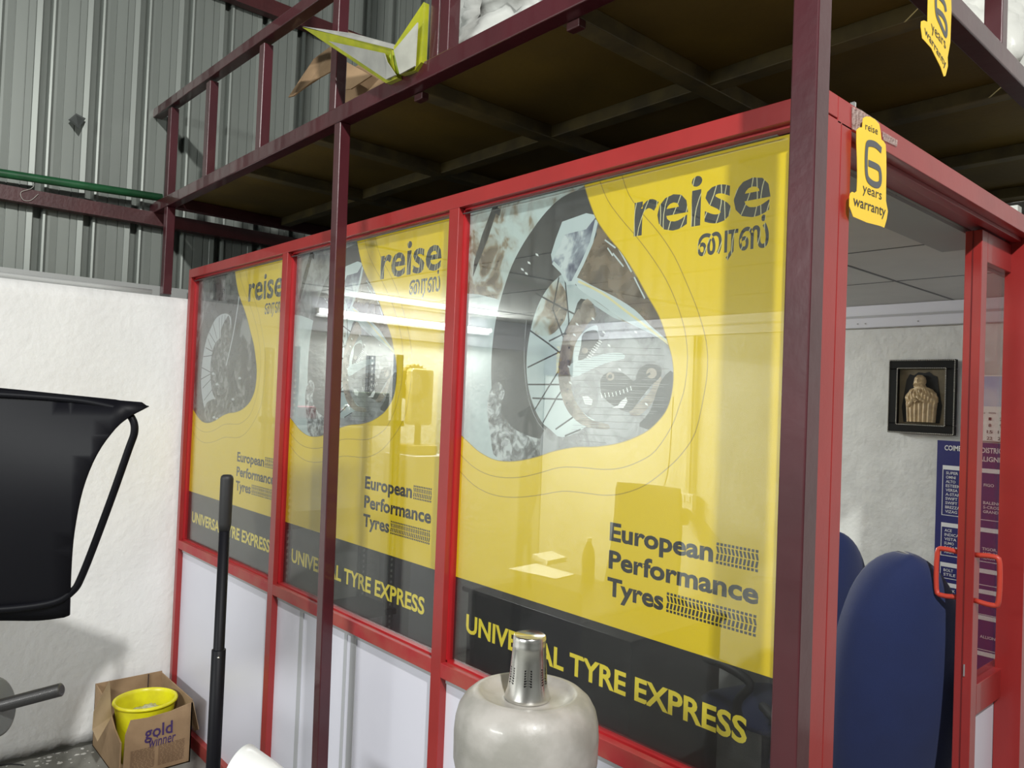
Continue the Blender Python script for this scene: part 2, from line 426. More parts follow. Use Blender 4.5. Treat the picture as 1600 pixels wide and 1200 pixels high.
# ================================================================== OFFICE CABIN FRAME
WX = 3.511; ZT = 2.406; ZB = 2.361; ZS = 0.974; ZS2 = 0.930
cab = empty('office_partition', (0, 0, 0))
tag(cab, 'red framed office partition with three glazed bays over white panels', 'partition')
CB = []
def cpart(name, dims, m=RED, bevel=0.0015):
    o = bx(name, dims, m, None, bevel); CB.append(o); return o
cpart('top_rail', (0.014, WX, 0.0, 0.05, ZB, ZT))
M1 = (1.14, 1.189); M2 = (2.306, 2.355)
cpart('frame_post', (0.014, 0.049, 0.0, 0.05, 0.0, ZB))
cpart('frame_post', (M1[0], M1[1], 0.0, 0.05, 0.0, ZB))
cpart('frame_post', (M2[0], M2[1], 0.0, 0.05, 0.0, ZB))
cpart('frame_post', (WX-.05, WX, 0.0, 0.0655, 0.0, ZB-.003))
cpart('frame_post', (WX-.05, WX, 0.0675, 0.113, 0.0, ZB-.003))
BAYS = [(0.049, M1[0]), (M1[1], M2[0]), (M2[1], WX-.05)]
GB = mat('glazing_bead_red', (0.36, 0.010, 0.014), 0.4)
for i, (a, b) in enumerate(BAYS):
    cpart('sill_rail', (a, b, 0.0, 0.05, ZS2, ZS), REDD)
    cpart('bottom_rail', (a, b, 0.0, 0.05, 0.0, 0.062+.01*i), REDD)
    # glazing bead round the pane, leaving a dark groove behind the front face
    bm = bmesh.new(); t = .006
    for d in ((a, a+t, .020, .048, ZS, ZB), (b-t, b, .020, .048, ZS, ZB), (a, b, .020, .048, ZS, ZS+t), (a, b, .020, .048, ZB-t, ZB)): box(bm, *d)
    CB.append(finish('glazing_bead', bm, GB))
    g = cpart('glass_pane', (a+t, b-t, .030, .034, ZS+t, ZB-t), GLASS, 0)
    # lower white panel, its grey moulding strips and a top strip painted as sill shade
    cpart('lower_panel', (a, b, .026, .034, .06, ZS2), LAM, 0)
    cpart('sill_shade_strip', (a, b, .022, .026, ZS2-.022, ZS2), mat('sill_shade_grey', (0.36, 0.36, 0.37), 0.5), 0)
GS = mat('grey_strip', (0.40, 0.41, 0.43), 0.5)
for xa, xb in ((1.395, 1.425), (1.745, 1.765), (1.79, 1.83)):
    cpart('moulding_strip', (xa, xb, .023, .026, .064, ZS2-.022), GS, 0)
# inner lining of the lower wall
cpart('inner_panel', (0.05, WX-.05, .036, .044, .0, ZS2), LAM, 0)
# side frame
cpart('side_top_rail', (WX-.05, WX, .05, 1.43, 2.352, ZT))
cpart('side_post', (WX-.073, WX, 1.377, 1.45, 0.0, 2.352))
TR = mat('track_dark_red', (0.24, 0.008, 0.012), 0.4)
cpart('door_track', (WX-.105, WX-.052, .113, 1.377, 2.348, 2.375), TR)
cpart('door_track', (WX-.055, WX-.028, .113, 1.377, 2.340, 2.352), TR)
cpart('side_return_panel', (WX-.05, WX-.02, 1.45, 2.6, 0, 2.40), LAM, 0)
cpart('bounce_block_board', (0.02, WX-.052, .052, 2.60, 2.3535, 2.365), mat('bounce_block_dark', (0.035, 0.028, 0.018), 0.9), 0)  # unseen dark slab added to keep bounced light off the deck underside
cpart('screw_head', (WX-.012, WX-.002, .125, .135, ZT, ZT+.012), CHROME)
# grey square tube ends sticking up over the side rail
bm = bmesh.new(); c = hit(1582, 322, 0, WX-.05)
box(bm, WX-.06, WX-.03, c.y-.02, c.y+.02, ZT, ZT+.045)
CB.append(finish('bracket', bm, mat('zinc', (0.45, 0.46, 0.42), 0.4, metal=.5)))
adopt(cab, *CB)
# clear tape patches on the side rail
TAPE = mat('clear_tape', (0.6, 0.5, 0.45), 0.1, see=0.62, bump=1.0, bscale=120)
bm = bmesh.new(); P = [hit(a, b, 0, WX+.0016) for a, b in ((1331, 166), (1345, 172), (1372, 190), (1375, 216), (1352, 214), (1331, 201))]
prism(bm, P, (0.001, 0, 0)); P = [hit(a, b, 0, WX+.0016) for a, b in ((1378, 205), (1402, 219), (1401, 229), (1380, 219))]
prism(bm, P, (0.001, 0, 0))
tag(finish('sticky_tape', bm, TAPE), 'crinkled clear sticky tape holding the warranty tag on the red side rail', 'tape')

# ceiling, inner walls
struct(bx('ceiling', (0.05, WX-.11, .06, 2.64, 2.345, 2.352), CEIL))
bm = bmesh.new()
for y in (0.02, .615, 1.265, 1.935): box(bm, 0.05, WX-.11, y-.004, y+.004, 2.3435, 2.3452)
for x in (2.88, 1.665, 0.5): box(bm, x-.006, x+.006, .06, 2.64, 2.3435, 2.3452)
struct(finish('trim_4', bm, mat('joint_grey', (0.12, 0.12, 0.12), 0.7)))
struct(bx('trim_5', (WX-.26, WX-.11, .113, 1.377, 2.335, 2.3445), mat('soffit_grey', (0.30, 0.30, 0.29), 0.7)))
struct(bx('wall_left_inner', (0.0125, 0.05, .052, 2.64, 0.0, 2.345), PLAST2))
# white board band at the top of the inner walls
bm = bmesh.new()
box(bm, 0.05, 0.062, .06, 2.63, 2.145, 2.343); box(bm, 0.06, 3.40, 2.612, 2.63, 2.228, 2.343)
struct(finish('trim_6', bm, mat('white_board', (0.66, 0.66, 0.72), 0.4)))
bm = bmesh.new()
box(bm, 0.06, 3.40, 2.606, 2.6125, 2.278, 2.290)
box(bm, 2.05, 3.40, 2.606, 2.6125, 2.225, 2.229)
for x in (2.42, 2.46, 2.72): box(bm, x, x+.006, 2.609, 2.6125, 2.246, 2.252)
struct(finish('trim_7', bm, mat('grey_line', (0.4, 0.4, 0.42), 0.5)))

# ================================================================== POSTERS (one way window film)
def pmat(name, col, see, rough=0.45, **k): return mat(name, col, rough, see=see, **k)
def photo_mat(name, ramp, see, sc=9):
    m = bpy.data.materials.new(name); m.use_nodes = True; nt = m.node_tree; b = nt.nodes['Principled BSDF']
    tc = nt.nodes.new('ShaderNodeTexCoord'); n = nt.nodes.new('ShaderNodeTexNoise'); n.inputs['Scale'].default_value = sc
    n.inputs['Detail'].default_value = 3; n.inputs['Roughness'].default_value = 0.6; n.inputs['Distortion'].default_value = .6
    nt.links.new(tc.outputs['Object'], n.inputs['Vector'])
    r = nt.nodes.new('ShaderNodeValToRGB'); e = r.color_ramp.elements
    e[0].position, e[0].color = ramp[0][0], (*ramp[0][1], 1); e[1].position, e[1].color = ramp[-1][0], (*ramp[-1][1], 1)
    for p_, c_ in ramp[1:-1]:
        x = e.new(p_); x.color = (*c_, 1)
    nt.links.new(n.outputs['Fac'], r.inputs[0]); nt.links.new(r.outputs[0], b.inputs['Base Color'])
    b.inputs['Roughness'].default_value = .45
    tr = nt.nodes.new('ShaderNodeBsdfTransparent'); mx = nt.nodes.new('ShaderNodeMixShader'); mx.inputs[0].default_value = see
    nt.links.new(b.outputs[0], mx.inputs[1]); nt.links.new(tr.outputs[0], mx.inputs[2]); nt.links.new(mx.outputs[0], nt.nodes['Material Output'].inputs[0])
    MATS[name] = m; return m
SEE = 0.31
PM = {
 'yel': pmat('film_yellow', (0.88, 0.61, 0.002), SEE), 'line': pmat('film_contour', (0.40, 0.27, 0.02), SEE),
 'blk': pmat('film_black', (0.012, 0.011, 0.014), SEE*.75), 'ltr': pmat('film_lettering', (0.014, 0.014, 0.016), SEE),
 'grey': pmat('film_grey_lettering', (0.045, 0.048, 0.055), SEE), 'ytx': pmat('film_yellow_text', (0.86, 0.66, 0.05), SEE*.7),
 'wln': pmat('film_pale_line', (0.75, 0.68, 0.38), SEE),
 'photo': photo_mat('film_photo_wood', [(0.32, (0.10, 0.06, 0.04)), (0.42, (0.30, 0.24, 0.17)), (0.5, (0.50, 0.55, 0.52)), (0.62, (0.60, 0.70, 0.70))], .38, 11),
 'sky': photo_mat('film_photo_mist', [(0.35, (0.42, 0.50, 0.52)), (0.6, (0.58, 0.68, 0.70))], .40, 5),
 'tyre': pmat('film_tyre', (0.055, 0.055, 0.062), .32, var=.3, vscale=30), 'tyre2': pmat('film_tyre_edge', (0.025, 0.025, 0.03), .3),
 'mud': photo_mat('film_splash', [(0.38, (0.05, 0.05, 0.06)), (0.5, (0.22, 0.23, 0.24)), (0.62, (0.55, 0.58, 0.6))], .36, 30),
 'chr': photo_mat('film_chrome', [(0.38, (0.10, 0.11, 0.17)), (0.5, (0.30, 0.34, 0.40)), (0.6, (0.62, 0.68, 0.70))], .3, 12),
 'chw': pmat('film_chrome_light', (0.55, 0.63, 0.65), .3), 'fend': photo_mat('film_fender', [(0.35, (0.07, 0.045, 0.03)), (0.6, (0.22, 0.16, 0.11))], .34, 14),
 'disc': photo_mat('film_disc', [(0.35, (0.10, 0.075, 0.06)), (0.6, (0.34, 0.28, 0.23))], .32, 20),
 'hub': pmat('film_hub', (0.02, 0.02, 0.024), .3, var=.5, vscale=40), 'haze': photo_mat('film_haze', [(0.35, (0.13, 0.13, 0.15)), (0.6, (0.32, 0.33, 0.35))], .38, 16),
 'spk': pmat('film_spoke', (0.02, 0.022, 0.03), .25), 'wht': pmat('film_white', (0.78, 0.80, 0.80), .3),
 'bwd': photo_mat('film_grey_trees', [(0.36, (0.02, 0.02, 0.022)), (0.5, (0.09, 0.09, 0.09)), (0.62, (0.28, 0.28, 0.28))], .32, 10),
 'bwt': photo_mat('film_grey_tyre', [(0.36, (0.03, 0.03, 0.032)), (0.62, (0.08, 0.08, 0.082))], .3, 30),
 'bwr': pmat('film_rim_gap', (0.50, 0.52, 0.56), .3), 'bwd2': photo_mat('film_grey_hub', [(0.38, (0.03, 0.03, 0.03)), (0.5, (0.09, 0.09, 0.09)), (0.62, (0.25, 0.25, 0.25))], .32, 34),
}
PY = 0.040
def C7(pts, s=2.4, ox=700, oy=250): return [(ox+a/s, oy+b/s) for a, b in pts]
def loc(pts, x0):
    r = []
    for a, b in pts:
        h = hit(a, b, 1, PY+.002); r.append((h.x-x0, h.z))
    return r
def strip(pts, w):
    """thin closed ribbon polygon along an open polyline"""
    P = [np.array(p) for p in pts]; L = []; R = []
    for i, p in enumerate(P):
        t = P[min(i+1, len(P)-1)]-P[max(i-1, 0)]; t = t/(np.linalg.norm(t)+1e-9); n = np.array([-t[1], t[0]])*w/2
        L.append(tuple(p+n)); R.append(tuple(p-n))
    return L+R[::-1]
def text_layer(s, x0, x1, zb, cap, offset=0.0, capch='E', space=1.0):
    vs, fs, be = text_mesh(s, offset, 3, space); ch = text_mesh(capch, offset, 3)[0][:, 1].max()
    a, b = vs[:, 0].min(), vs[:, 0].max()
    T = np.stack([x0+(vs[:, 0]-a)/(b-a)*(x1-x0), zb+vs[:, 1]/ch*cap], 1)
    return T, be
def ring_to(pts):
    n = len(pts); return np.array(pts, float), [(i, (i+1) % n) for i in range(n)]
def inside(c, V, Ed):
    V = np.asarray(V); E = np.asarray(Ed); p = V[E[:, 0]]; q = V[E[:, 1]]
    out = np.zeros(len(c), bool)
    for s in range(0, len(c), 2000):
        x = c[s:s+2000, 0][:, None]; y = c[s:s+2000, 1][:, None]
        cond = (p[None, :, 1] > y) != (q[None, :, 1] > y)
        with np.errstate(divide='ignore', invalid='ignore'):
            xi = (q[None, :, 0]-p[None, :, 0])*(y-p[None, :, 1])/(q[None, :, 1]-p[None, :, 1])+p[None, :, 0]
        out[s:s+2000] = (np.sum(cond & (x < xi), 1) % 2) == 1
    return out

def tread_blocks(x0, x1, z0, z1, pitch):
    polys = []; n = max(1, int(round((x1-x0)/pitch))); p = (x1-x0)/n; H = z1-z0
    for i in range(n):
        a = x0+i*p
        for zz, hh in ((z0, .13), (z0+.87*H, .13)):
            polys.append([(a+.14*p, zz), (a+.84*p, zz), (a+.84*p, zz+hh*H), (a+.14*p, zz+hh*H)])
        if i < n-1 or True:
            s = p*.62
            polys.append([(a+.05*p, z0+.18*H), (a+.05*p+s*1.0, z0+.18*H), (min(a+.05*p+s*1.4, x1), z0+.48*H), (min(a+.05*p+s*.45, x1-.001), z0+.48*H)])
            polys.append([(a+.45*p, z0+.53*H), (min(a+.45*p+s*.95, x1), z0+.53*H), (a+.05*p+s*1.0, z0+.82*H), (a+.05*p, z0+.82*H)])
    return polys

BLOB = C7([(512, 90), (530, 150), (560, 225), (600, 285), (650, 345), (700, 420), (750, 510), (795, 590), (825, 680), (845, 760), (845, 850), (825, 930), (785, 985), (735, 1025), (650, 1060), (560, 1075), (480, 1077), (400, 1092), (330, 1115), (250, 1130), (180, 1125), (120, 1095), (75, 1055), (42, 1024)])
BLOBL = loc(smoothpoly(BLOB, 4, False), 2.355)
CN1 = C7([(570, 75), (600, 150), (650, 220), (710, 290), (770, 370), (820, 450), (860, 540), (890, 640), (900, 740), (890, 850), (868, 925)])+C7([(840, 400), (780, 490), (720, 530), (650, 555), (580, 560), (500, 553), (420, 553), (340, 575), (270, 590), (200, 590), (140, 575), (90, 545), (44, 500)], 2.4, 700, 500)
CN2 = C7([(650, 45), (680, 130), (730, 200), (790, 270), (850, 360), (900, 470), (940, 570), (970, 680), (975, 780), (962, 880)])+C7([(930, 420), (880, 500), (820, 560), (740, 620), (660, 650), (590, 657), (510, 648), (430, 642), (340, 657), (250, 665), (170, 655), (100, 620), (42, 562)], 2.4, 700, 500)
CN1L = loc(smoothpoly(CN1, 3, False), 2.355); CN2L = loc(smoothpoly(CN2, 3, False), 2.355)

def art_color():
    """photo of the close-up wheel, as (material, polygon) layers in poster coordinates"""
    L = []
    def a(m, pts, sm=3, **k): L.append((m, loc(smoothpoly(C7(pts, **k), sm) if sm else C7(pts, **k), 2.355)))
    a('sky', [(40, 560), (60, 500), (180, 520), (300, 560), (420, 500), (560, 560), (600, 1200), (40, 1200)], 2)
    a('bwt', [(170, 175), (190, 175), (150, 300), (110, 400), (95, 440), (100, 380), (130, 280)], 0)
    a('tyre2', [(180, 175), (200, 185), (195, 210), (180, 200)], 0)
    a('tyre', [(530, 60), (512, 100), (430, 140), (370, 195), (320, 260), (275, 330), (240, 400), (212, 480), (190, 560), (175, 640), (165, 740), (165, 850), (178, 950), (205, 1040), (240, 1115), (420, 1120), (470, 1040), (500, 900), (530, 600), (600, 420), (640, 300), (600, 150)])
    a('mud', [(185, 830), (215, 870), (200, 930), (240, 1000), (320, 1040), (420, 1060), (430, 1125), (200, 1130), (160, 1020), (150, 900)])
    a('haze', [(380, 1000), (520, 960), (700, 900), (900, 760), (900, 1100), (400, 1120), (350, 1060)])
    a('sky', [(410, 445), (370, 490), (340, 545), (318, 610), (302, 690), (296, 770), (303, 850), (322, 920), (352, 980), (385, 1010), (430, 1040), (520, 1000), (620, 900), (700, 700), (560, 500), (450, 430)])
    a('photo', [(405, 450), (365, 500), (330, 580), (318, 640), (380, 660), (440, 600), (450, 520), (430, 470)])
    for s in (((418, 440), (395, 560), (440, 680)), ((440, 440), (455, 600), (450, 700)), ((330, 500), (440, 560), (520, 600)), ((300, 778), (420, 720), (470, 690)), ((302, 842), (430, 842)), ((318, 893), (440, 898)), ((328, 935), (380, 850), (430, 770)), ((358, 985), (410, 890), (440, 850)), ((405, 1010), (470, 965)), ((310, 640), (380, 690), (430, 730)), ((380, 680), (440, 650), (490, 560)), ((440, 1035), (500, 1010))):
        L.append(('spk', strip(loc(C7(s), 2.355), .0045)))
    a('fend', [(545, 215), (640, 330), (740, 490), (800, 590), (840, 700), (780, 680), (700, 620), (600, 560), (520, 500), (470, 450), (500, 380), (560, 280)])
    a('chw', [(480, 440), (540, 470), (620, 510), (700, 560), (760, 620), (850, 700), (760, 650), (660, 600), (560, 530), (490, 480)])
    a('hub', [(500, 520), (470, 590), (440, 640), (425, 720), (440, 700), (500, 620), (560, 560)])
    a('haze', [(520, 540), (620, 590), (740, 640), (830, 700), (850, 800), (840, 900), (790, 980), (700, 1000), (560, 980), (470, 900), (455, 780), (470, 660)])
    a('disc', [(525, 520), (480, 575), (445, 640), (425, 710), (415, 790), (422, 860), (440, 920), (470, 965), (520, 1000), (600, 1010), (600, 990), (540, 975), (500, 935), (470, 880), (460, 800), (470, 730), (495, 665), (530, 610), (560, 580)])
    a('sky', [(515, 640), (480, 690), (470, 760), (500, 755), (520, 700), (560, 660), (560, 620)])
    a('hub', [(510, 650), (560, 640), (565, 690), (520, 740), (490, 750), (500, 700)])
    a('chw', [(462, 765), (540, 740), (600, 725), (655, 725), (662, 745), (600, 760), (540, 785), (470, 815)])
    a('disc', [(805, 820), (790, 870), (760, 920), (715, 960), (680, 945), (730, 900), (765, 860), (780, 810)])
    a('hub', [(575, 820), (610, 795), (660, 800), (700, 830), (715, 790), (750, 765), (795, 775), (800, 810), (760, 850), (720, 900), (680, 945), (620, 920), (580, 880)])
    a('wht', [(650, 905), (670, 890), (675, 905), (660, 930), (615, 930), (640, 920)], 0)
    a('wht', [(505, 885), (525, 885), (545, 900), (540, 920), (515, 915)], 0)
    a('tyre2', [(800, 830), (850, 800), (850, 1000), (720, 1000), (760, 940)])
    a('chr', [(430, 232), (520, 200), (548, 205), (570, 232), (548, 300), (515, 380), (480, 440), (462, 468), (440, 450), (415, 410), (392, 385), (388, 355), (405, 300)], 0)
    a('chw', [(430, 232), (520, 200), (548, 205), (556, 215), (520, 260), (440, 280), (415, 330), (395, 380), (388, 355), (405, 300)], 0)
    # rim edge, brake teeth, fender streaks and printed line texture
    L.append(('haze', strip(loc(smoothpoly(C7([(296, 600), (288, 700), (290, 800), (305, 900), (340, 985), (400, 1050)]), 3, False), 2.355), .003)))
    L.append(('wln', strip(loc(smoothpoly(C7([(490, 455), (580, 500), (660, 560), (740, 620), (830, 690)]), 3, False), 2.355), .006)))
    for k in range(9):
        t = k/8.0; x = 575+110*t; y = 872-6*t-22*t*t
        L.append(('wht', strip(loc(C7([(x, y), (x+5, y+20)]), 2.355), .0028)))
        x = 522+44*t; y = 738-62*t
        L.append(('wht', strip(loc(C7([(x, y), (x+14, y+8)]), 2.355), .0025)))
    for k in range(46):
        y = 700+k*8.4
        xa = 462+40*abs(math.sin(k*1.7)); xb = min(842, 800+30*math.sin(k*.9)) if y < 900 else 842-(y-900)*1.6
        L.append(('hub' if k % 3 == 0 else 'haze', strip(loc(C7([(xa, y), (xb, y+8)]), 2.355), .0009)))
    for x, y, r in ((610, 812, 16), (610, 812, 8), (765, 800, 20), (515, 715, 12), (580, 655, 9)):
        L.append(('disc' if r > 10 else 'tyre2', loc(C7([(x+r*math.cos(a_), y+r*math.sin(a_)) for a_ in np.linspace(0, 2*PI, 14)[:-1]]), 2.355)))
    for k in range(7):
        a_ = .35+k*.22; L.append(('tyre2', loc(C7([(430+4*math.cos(q)+(k*13 if k < 3 else 30-k*2), 600+5*math.sin(q)+k*52) for q in np.linspace(0, 2*PI, 8)[:-1]]), 2.355)))
    L.append(('tyre2', strip(loc(smoothpoly(C7([(575, 870), (640, 862), (700, 835), (760, 800)]), 3, False), 2.355), .006)))
    for q in (((620, 350), (660, 400)), ((640, 330), (690, 420)), ((600, 330), (620, 360)), ((700, 440), (740, 520)), ((590, 300), (630, 330))):
        L.append(('chw', strip(loc(C7(q), 2.355), .004)))
    L.append(('chw', strip(loc(C7([(560, 225), (540, 310), (505, 390), (468, 462)]), 2.355), .012)))
    L.append(('chw', strip(loc(C7([(395, 385), (430, 420), (450, 462), (480, 460)]), 2.355), .010)))
    for s in ((275, 405), (300, 380), (330, 350), (290, 420), (700, 640), (640, 780), (480, 610), (470, 650), (450, 770), (455, 830), (600, 690), (540, 590), (740, 910), (580, 640)):
        a('wht', [(s[0], s[1]), (s[0]+9, s[1]+3), (s[0]+12, s[1]+12), (s[0]+2, s[1]+8)], 0)
    return L

def art_grey():
    L = []
    def a(m, pts, sm=3): L.append((m, loc(smoothpoly(C7(pts, 4.288, 280, 420), sm) if sm else C7(pts, 4.288, 280, 420), 0.012)))
    a('bwt', [(265, 140), (230, 175), (190, 225), (155, 310), (125, 420), (103, 540), (92, 680), (92, 800), (100, 920), (125, 1010), (180, 1045), (260, 1010), (300, 900), (380, 500), (390, 200), (340, 150)])
    a('bwr', [(318, 315), (275, 305), (230, 335), (195, 400), (165, 480), (145, 580), (132, 700), (132, 800), (143, 890), (165, 945), (230, 900), (300, 600), (330, 380)])
    for s in (((210, 370), (235, 470)), ((185, 430), (225, 500)), ((160, 530), (215, 560)), ((145, 590), (210, 580)), ((132, 660), (205, 700)), ((130, 740), (200, 700)), ((140, 800), (205, 730)), ((150, 880), (210, 800)), ((250, 330), (255, 470)), ((270, 315), (262, 470)), ((290, 312), (275, 450)), ((175, 470), (240, 640))):
        L.append(('bwt', strip(loc(C7(s, 4.288, 280, 420), 0.012), .005)))
    a('bwd2', [(262, 455), (225, 500), (203, 570), (192, 660), (195, 760), (210, 840), (250, 890), (330, 900), (340, 700), (340, 560), (320, 340), (300, 330), (262, 410)])
    a('bwt', [(330, 470), (375, 470), (360, 800), (320, 900), (310, 860)])
    a('bwt', [(385, 160), (440, 300), (480, 420), (505, 600), (500, 780), (450, 880), (400, 880), (410, 600), (400, 350), (372, 240)])
    a('bwd', [(400, 350), (430, 340), (460, 430), (455, 860), (400, 860), (350, 700), (375, 560)])
    L.append(('bwr', strip(loc(smoothpoly(C7([(382, 190), (362, 330), (335, 480), (295, 650)], 4.288, 280, 420), 3, False), 0.012), .011)))
    a('bwd2', [(165, 900), (230, 870), (300, 900), (390, 850), (420, 930), (300, 975), (200, 1020), (150, 1000)])
    for s in ((205, 990), (225, 1000), (330, 870), (375, 730), (225, 770), (200, 700)):
        a('bwr', [(s[0], s[1]), (s[0]+14, s[1]-8), (s[0]+22, s[1]+8), (s[0]+4, s[1]+12)], 0)
    return L

def poster(name, x0, w, art, bg, label, zb=ZS+.004, zt=ZB-.012, dx=0.0):
    layers = []      # (material, V, E, clip)
    W_, H0, H1 = w, zb, zt
    for cl in (CN1L, CN2L): layers.append(('line', *ring_to(strip([(a+dx, b) for a, b in cl], .0022)), None))
    bl = [(a+dx, b) for a, b in BLOBL]
    blob = [(-0.2, bl[-1][1]), (-0.2, 2.6), (bl[0][0]-.01, 2.6)]+bl
    layers.append((bg, *ring_to(blob), None)); bi = len(layers)-1
    for m, pts in art: layers.append((m, *ring_to([(a+dx, b) for a, b in pts]), bi))
    layers.append(('line', *ring_to(strip(bl, .0022)), None))
    V, E = text_layer('reise', .656+dx, 1.021+dx, 2.193, .112, .019, 'i', .98); layers.append(('grey', V, E, None)); ri = len(layers)-1
    V2, E2 = text_layer('\u0bc8\u0bb0\u0bb8\u0bcd', .843+dx, 1.020+dx, 2.121, .058, .018, 'E'); layers.append(('grey', V2, E2, None)); ti = len(layers)-1
    for k in range(17):
        xx = .66+dx+k*.023; pts = [(xx+.05*(t-.5)+.010*math.sin(t*7+k*1.7), 2.10+.24*t) for t in np.linspace(0, 1, 12)]
        layers.append(('wln', *ring_to(strip(pts, .0022)), (ri, ti)))
    layers.append(('blk', *ring_to([(-1, -1), (3, -1), (3, 1.231), (-1, 1.231)]), None))
    for s, a, b, z, c in (('European', .614, .911, 1.441, .0435), ('Performance', .614, 1.023, 1.3725, .0435), ('Tyres', .612, .783, 1.306, .0435)):
        V, E = text_layer(s, a+dx, b+dx, z, c, .034); layers.append(('ltr', V, E, None))
    for q in (tread_blocks(.917+dx, 1.021+dx, 1.438, 1.484, .0095), tread_blocks(.790+dx, 1.021+dx, 1.304, 1.349, .0100)):
        for pl in q: layers.append(('ltr', *ring_to(pl), None))
    V, E = text_layer('UNIVERSAL TYRE EXPRESS', .066+dx, 1.006+dx, 1.078, .0535, .026); layers.append(('ytx', V, E, None))
    allv = [(0, H0), (W_, H0), (W_, H1), (0, H1)]; alle = [(0, 1), (1, 2), (2, 3), (3, 0)]
    for m, V, E, cl in layers:
        n = len(allv); allv += [(float(np.clip(p[0], -.3, 2)), float(np.clip(p[1], .5, 2.8))) for p in V]; alle += [(a+n, b+n) for a, b in E]
    vo, eo, fo, *_ = delaunay_2d_cdt([Vector(p) for p in allv], alle, [], 0, 1e-5)
    P = np.array([v[:] for v in vo]); F = [list(f) for f in fo]
    C = np.array([P[f].mean(0) for f in F])
    ok = (C[:, 0] > 0) & (C[:, 0] < W_) & (C[:, 1] > H0) & (C[:, 1] < H1)
    idx = {k: i for i, k in enumerate(PM)}; mi = np.full(len(F), idx['yel']); ins = []
    for m, V, E, cl in layers:
        I = inside(C, V, E); ins.append(I.copy())
        if cl is not None:
            if isinstance(cl, tuple): I = I & (ins[cl[0]] | ins[cl[1]])
            else: I = I & ins[cl]
        mi[I] = idx[m]
    bm = bmesh.new(); vv = [bm.verts.new((x0+p[0], PY, p[1])) for p in P]
    for f, m_, k in zip(F, mi, ok):
        if k:
            try: fc = bm.faces.new([vv[i] for i in f]); fc.material_index = int(m_)
            except ValueError: pass
    bmesh.ops.delete(bm, geom=[v for v in bm.verts if not v.link_faces], context='VERTS')
    me = bpy.data.meshes.new(name); bm.to_mesh(me); bm.free()
    for k in PM: me.materials.append(PM[k])
    o = bpy.data.objects.new(name, me); COL.objects.link(o)
    tag(o, label, 'poster', 'yellow tyre posters behind the partition glass')
    return o
AC = art_color(); AG = art_grey()
poster('window_poster', 0.056, 1.078, AG, 'bwd', 'yellow tyre poster in the leftmost bay, with a grey photo of a knobbly spoked wheel', dx=-.004)
poster('window_poster', 1.196, 1.104, AC, 'haze', 'yellow tyre poster in the middle bay, with the lit tube lamp showing through it', dx=0.004)
poster('window_poster', 2.362, 1.093, AC, 'photo', 'yellow tyre poster in the right bay, with a colour photo of a wheel and fork', dx=-.007)

# ================================================================== SLIDING DOOR LEAF (half open)
dr = empty('door_1', (3.44, 1.10, 0)); struct(dr); DP = []
dx0, dx1 = 3.41, 3.456
bm = bmesh.new()
box(bm, dx0, dx1, 1.10, 1.15, .03, 2.335)
box(bm, dx0, dx1, 2.05, 2.10, .03, 2.335)
box(bm, dx0, dx1, 1.15, 2.05, 2.245, 2.335); box(bm, dx0, dx1, 1.15, 2.05, .90, .99); box(bm, dx0, dx1, 1.15, 2.05, .03, .12)
DP.append(finish('door_frame', bm, RED, None, .002))
DP.append(bx('door_seam', (dx0+.020, dx0+.023, 1.0985, 1.10, .03, 2.335), mat('seam', (0.12, 0.004, 0.006), .6)))
DP.append(bx('door_glass', (3.431, 3.435, 1.15, 2.05, .99, 2.245), GLASS))
DP.append(bx('door_panel', (3.429, 3.437, 1.15, 2.05, .12, .90), LAM))
ORG = mat('orange_red_plastic', (0.50, 0.05, 0.03), .4)
def handle(x, s):
    pts = [(x, 1.118, 1.375), (x+s*.045, 1.118, 1.378), (x+s*.060, 1.118, 1.362), (x+s*.060, 1.118, 1.255), (x+s*.045, 1.118, 1.238), (x, 1.118, 1.242)]
    return tb('door_handle', smoothpoly(pts, 3, False), .0075, ORG, seg=8)
DP.append(handle(dx1, 1)); DP.append(handle(dx0, -1))
DP.append(bx('latch_plate', (3.436, 3.440, 1.0965, 1.10, 1.02, 1.055), CHROME))
adopt(dr, *DP)

# ================================================================== WARRANTY TAGS
TAGY = mat('tag_yellow', (0.84, 0.56, 0.03), 0.4, see=0.0)
def wtag(X, outline, glyphs, label, thick=.001):
    root_bm = bmesh.new(); pts = [hit(a, b, 0, X) for a, b in outline]
    root = empty('warranty_tag', pts[0]); parts = []
    prism(root_bm, pts, (-thick, 0, 0)); parts.append(finish('tag_card', root_bm, TAGY))
    adopt(root, *parts)
    for s, O, A, B, cap, off in glyphs:
        b2 = bmesh.new()
        text3d(b2, s, hit(*O, 0, X+.0006), hit(*A, 0, X+.0006), hit(*B, 0, X+.0006), cap, off)
        finish('lettering', b2, mat('tag_ink', (0.03, 0.03, 0.03), .5), parts[0])
    tag(root, label, 'tag', 'yellow warranty tags on the office front')
def t5(a, b): return (1280+a/5, 130+b/5)
def t6(a, b): return (1380+a/6.67, b/6.67)
xh = text_mesh('x', 0, 2)[0][:, 1].max(); dh = text_mesh('6', 0, 2)[0][:, 1].max()
def six(bm, X, q, width):
    pts = [hit(*p, 0, X) for p in q]
    return pts
SIX = [(490, 510), (420, 490), (380, 500), (365, 560), (368, 660), (378, 720), (410, 765), (460, 770), (475, 740), (472, 670), (450, 635), (385, 620)]
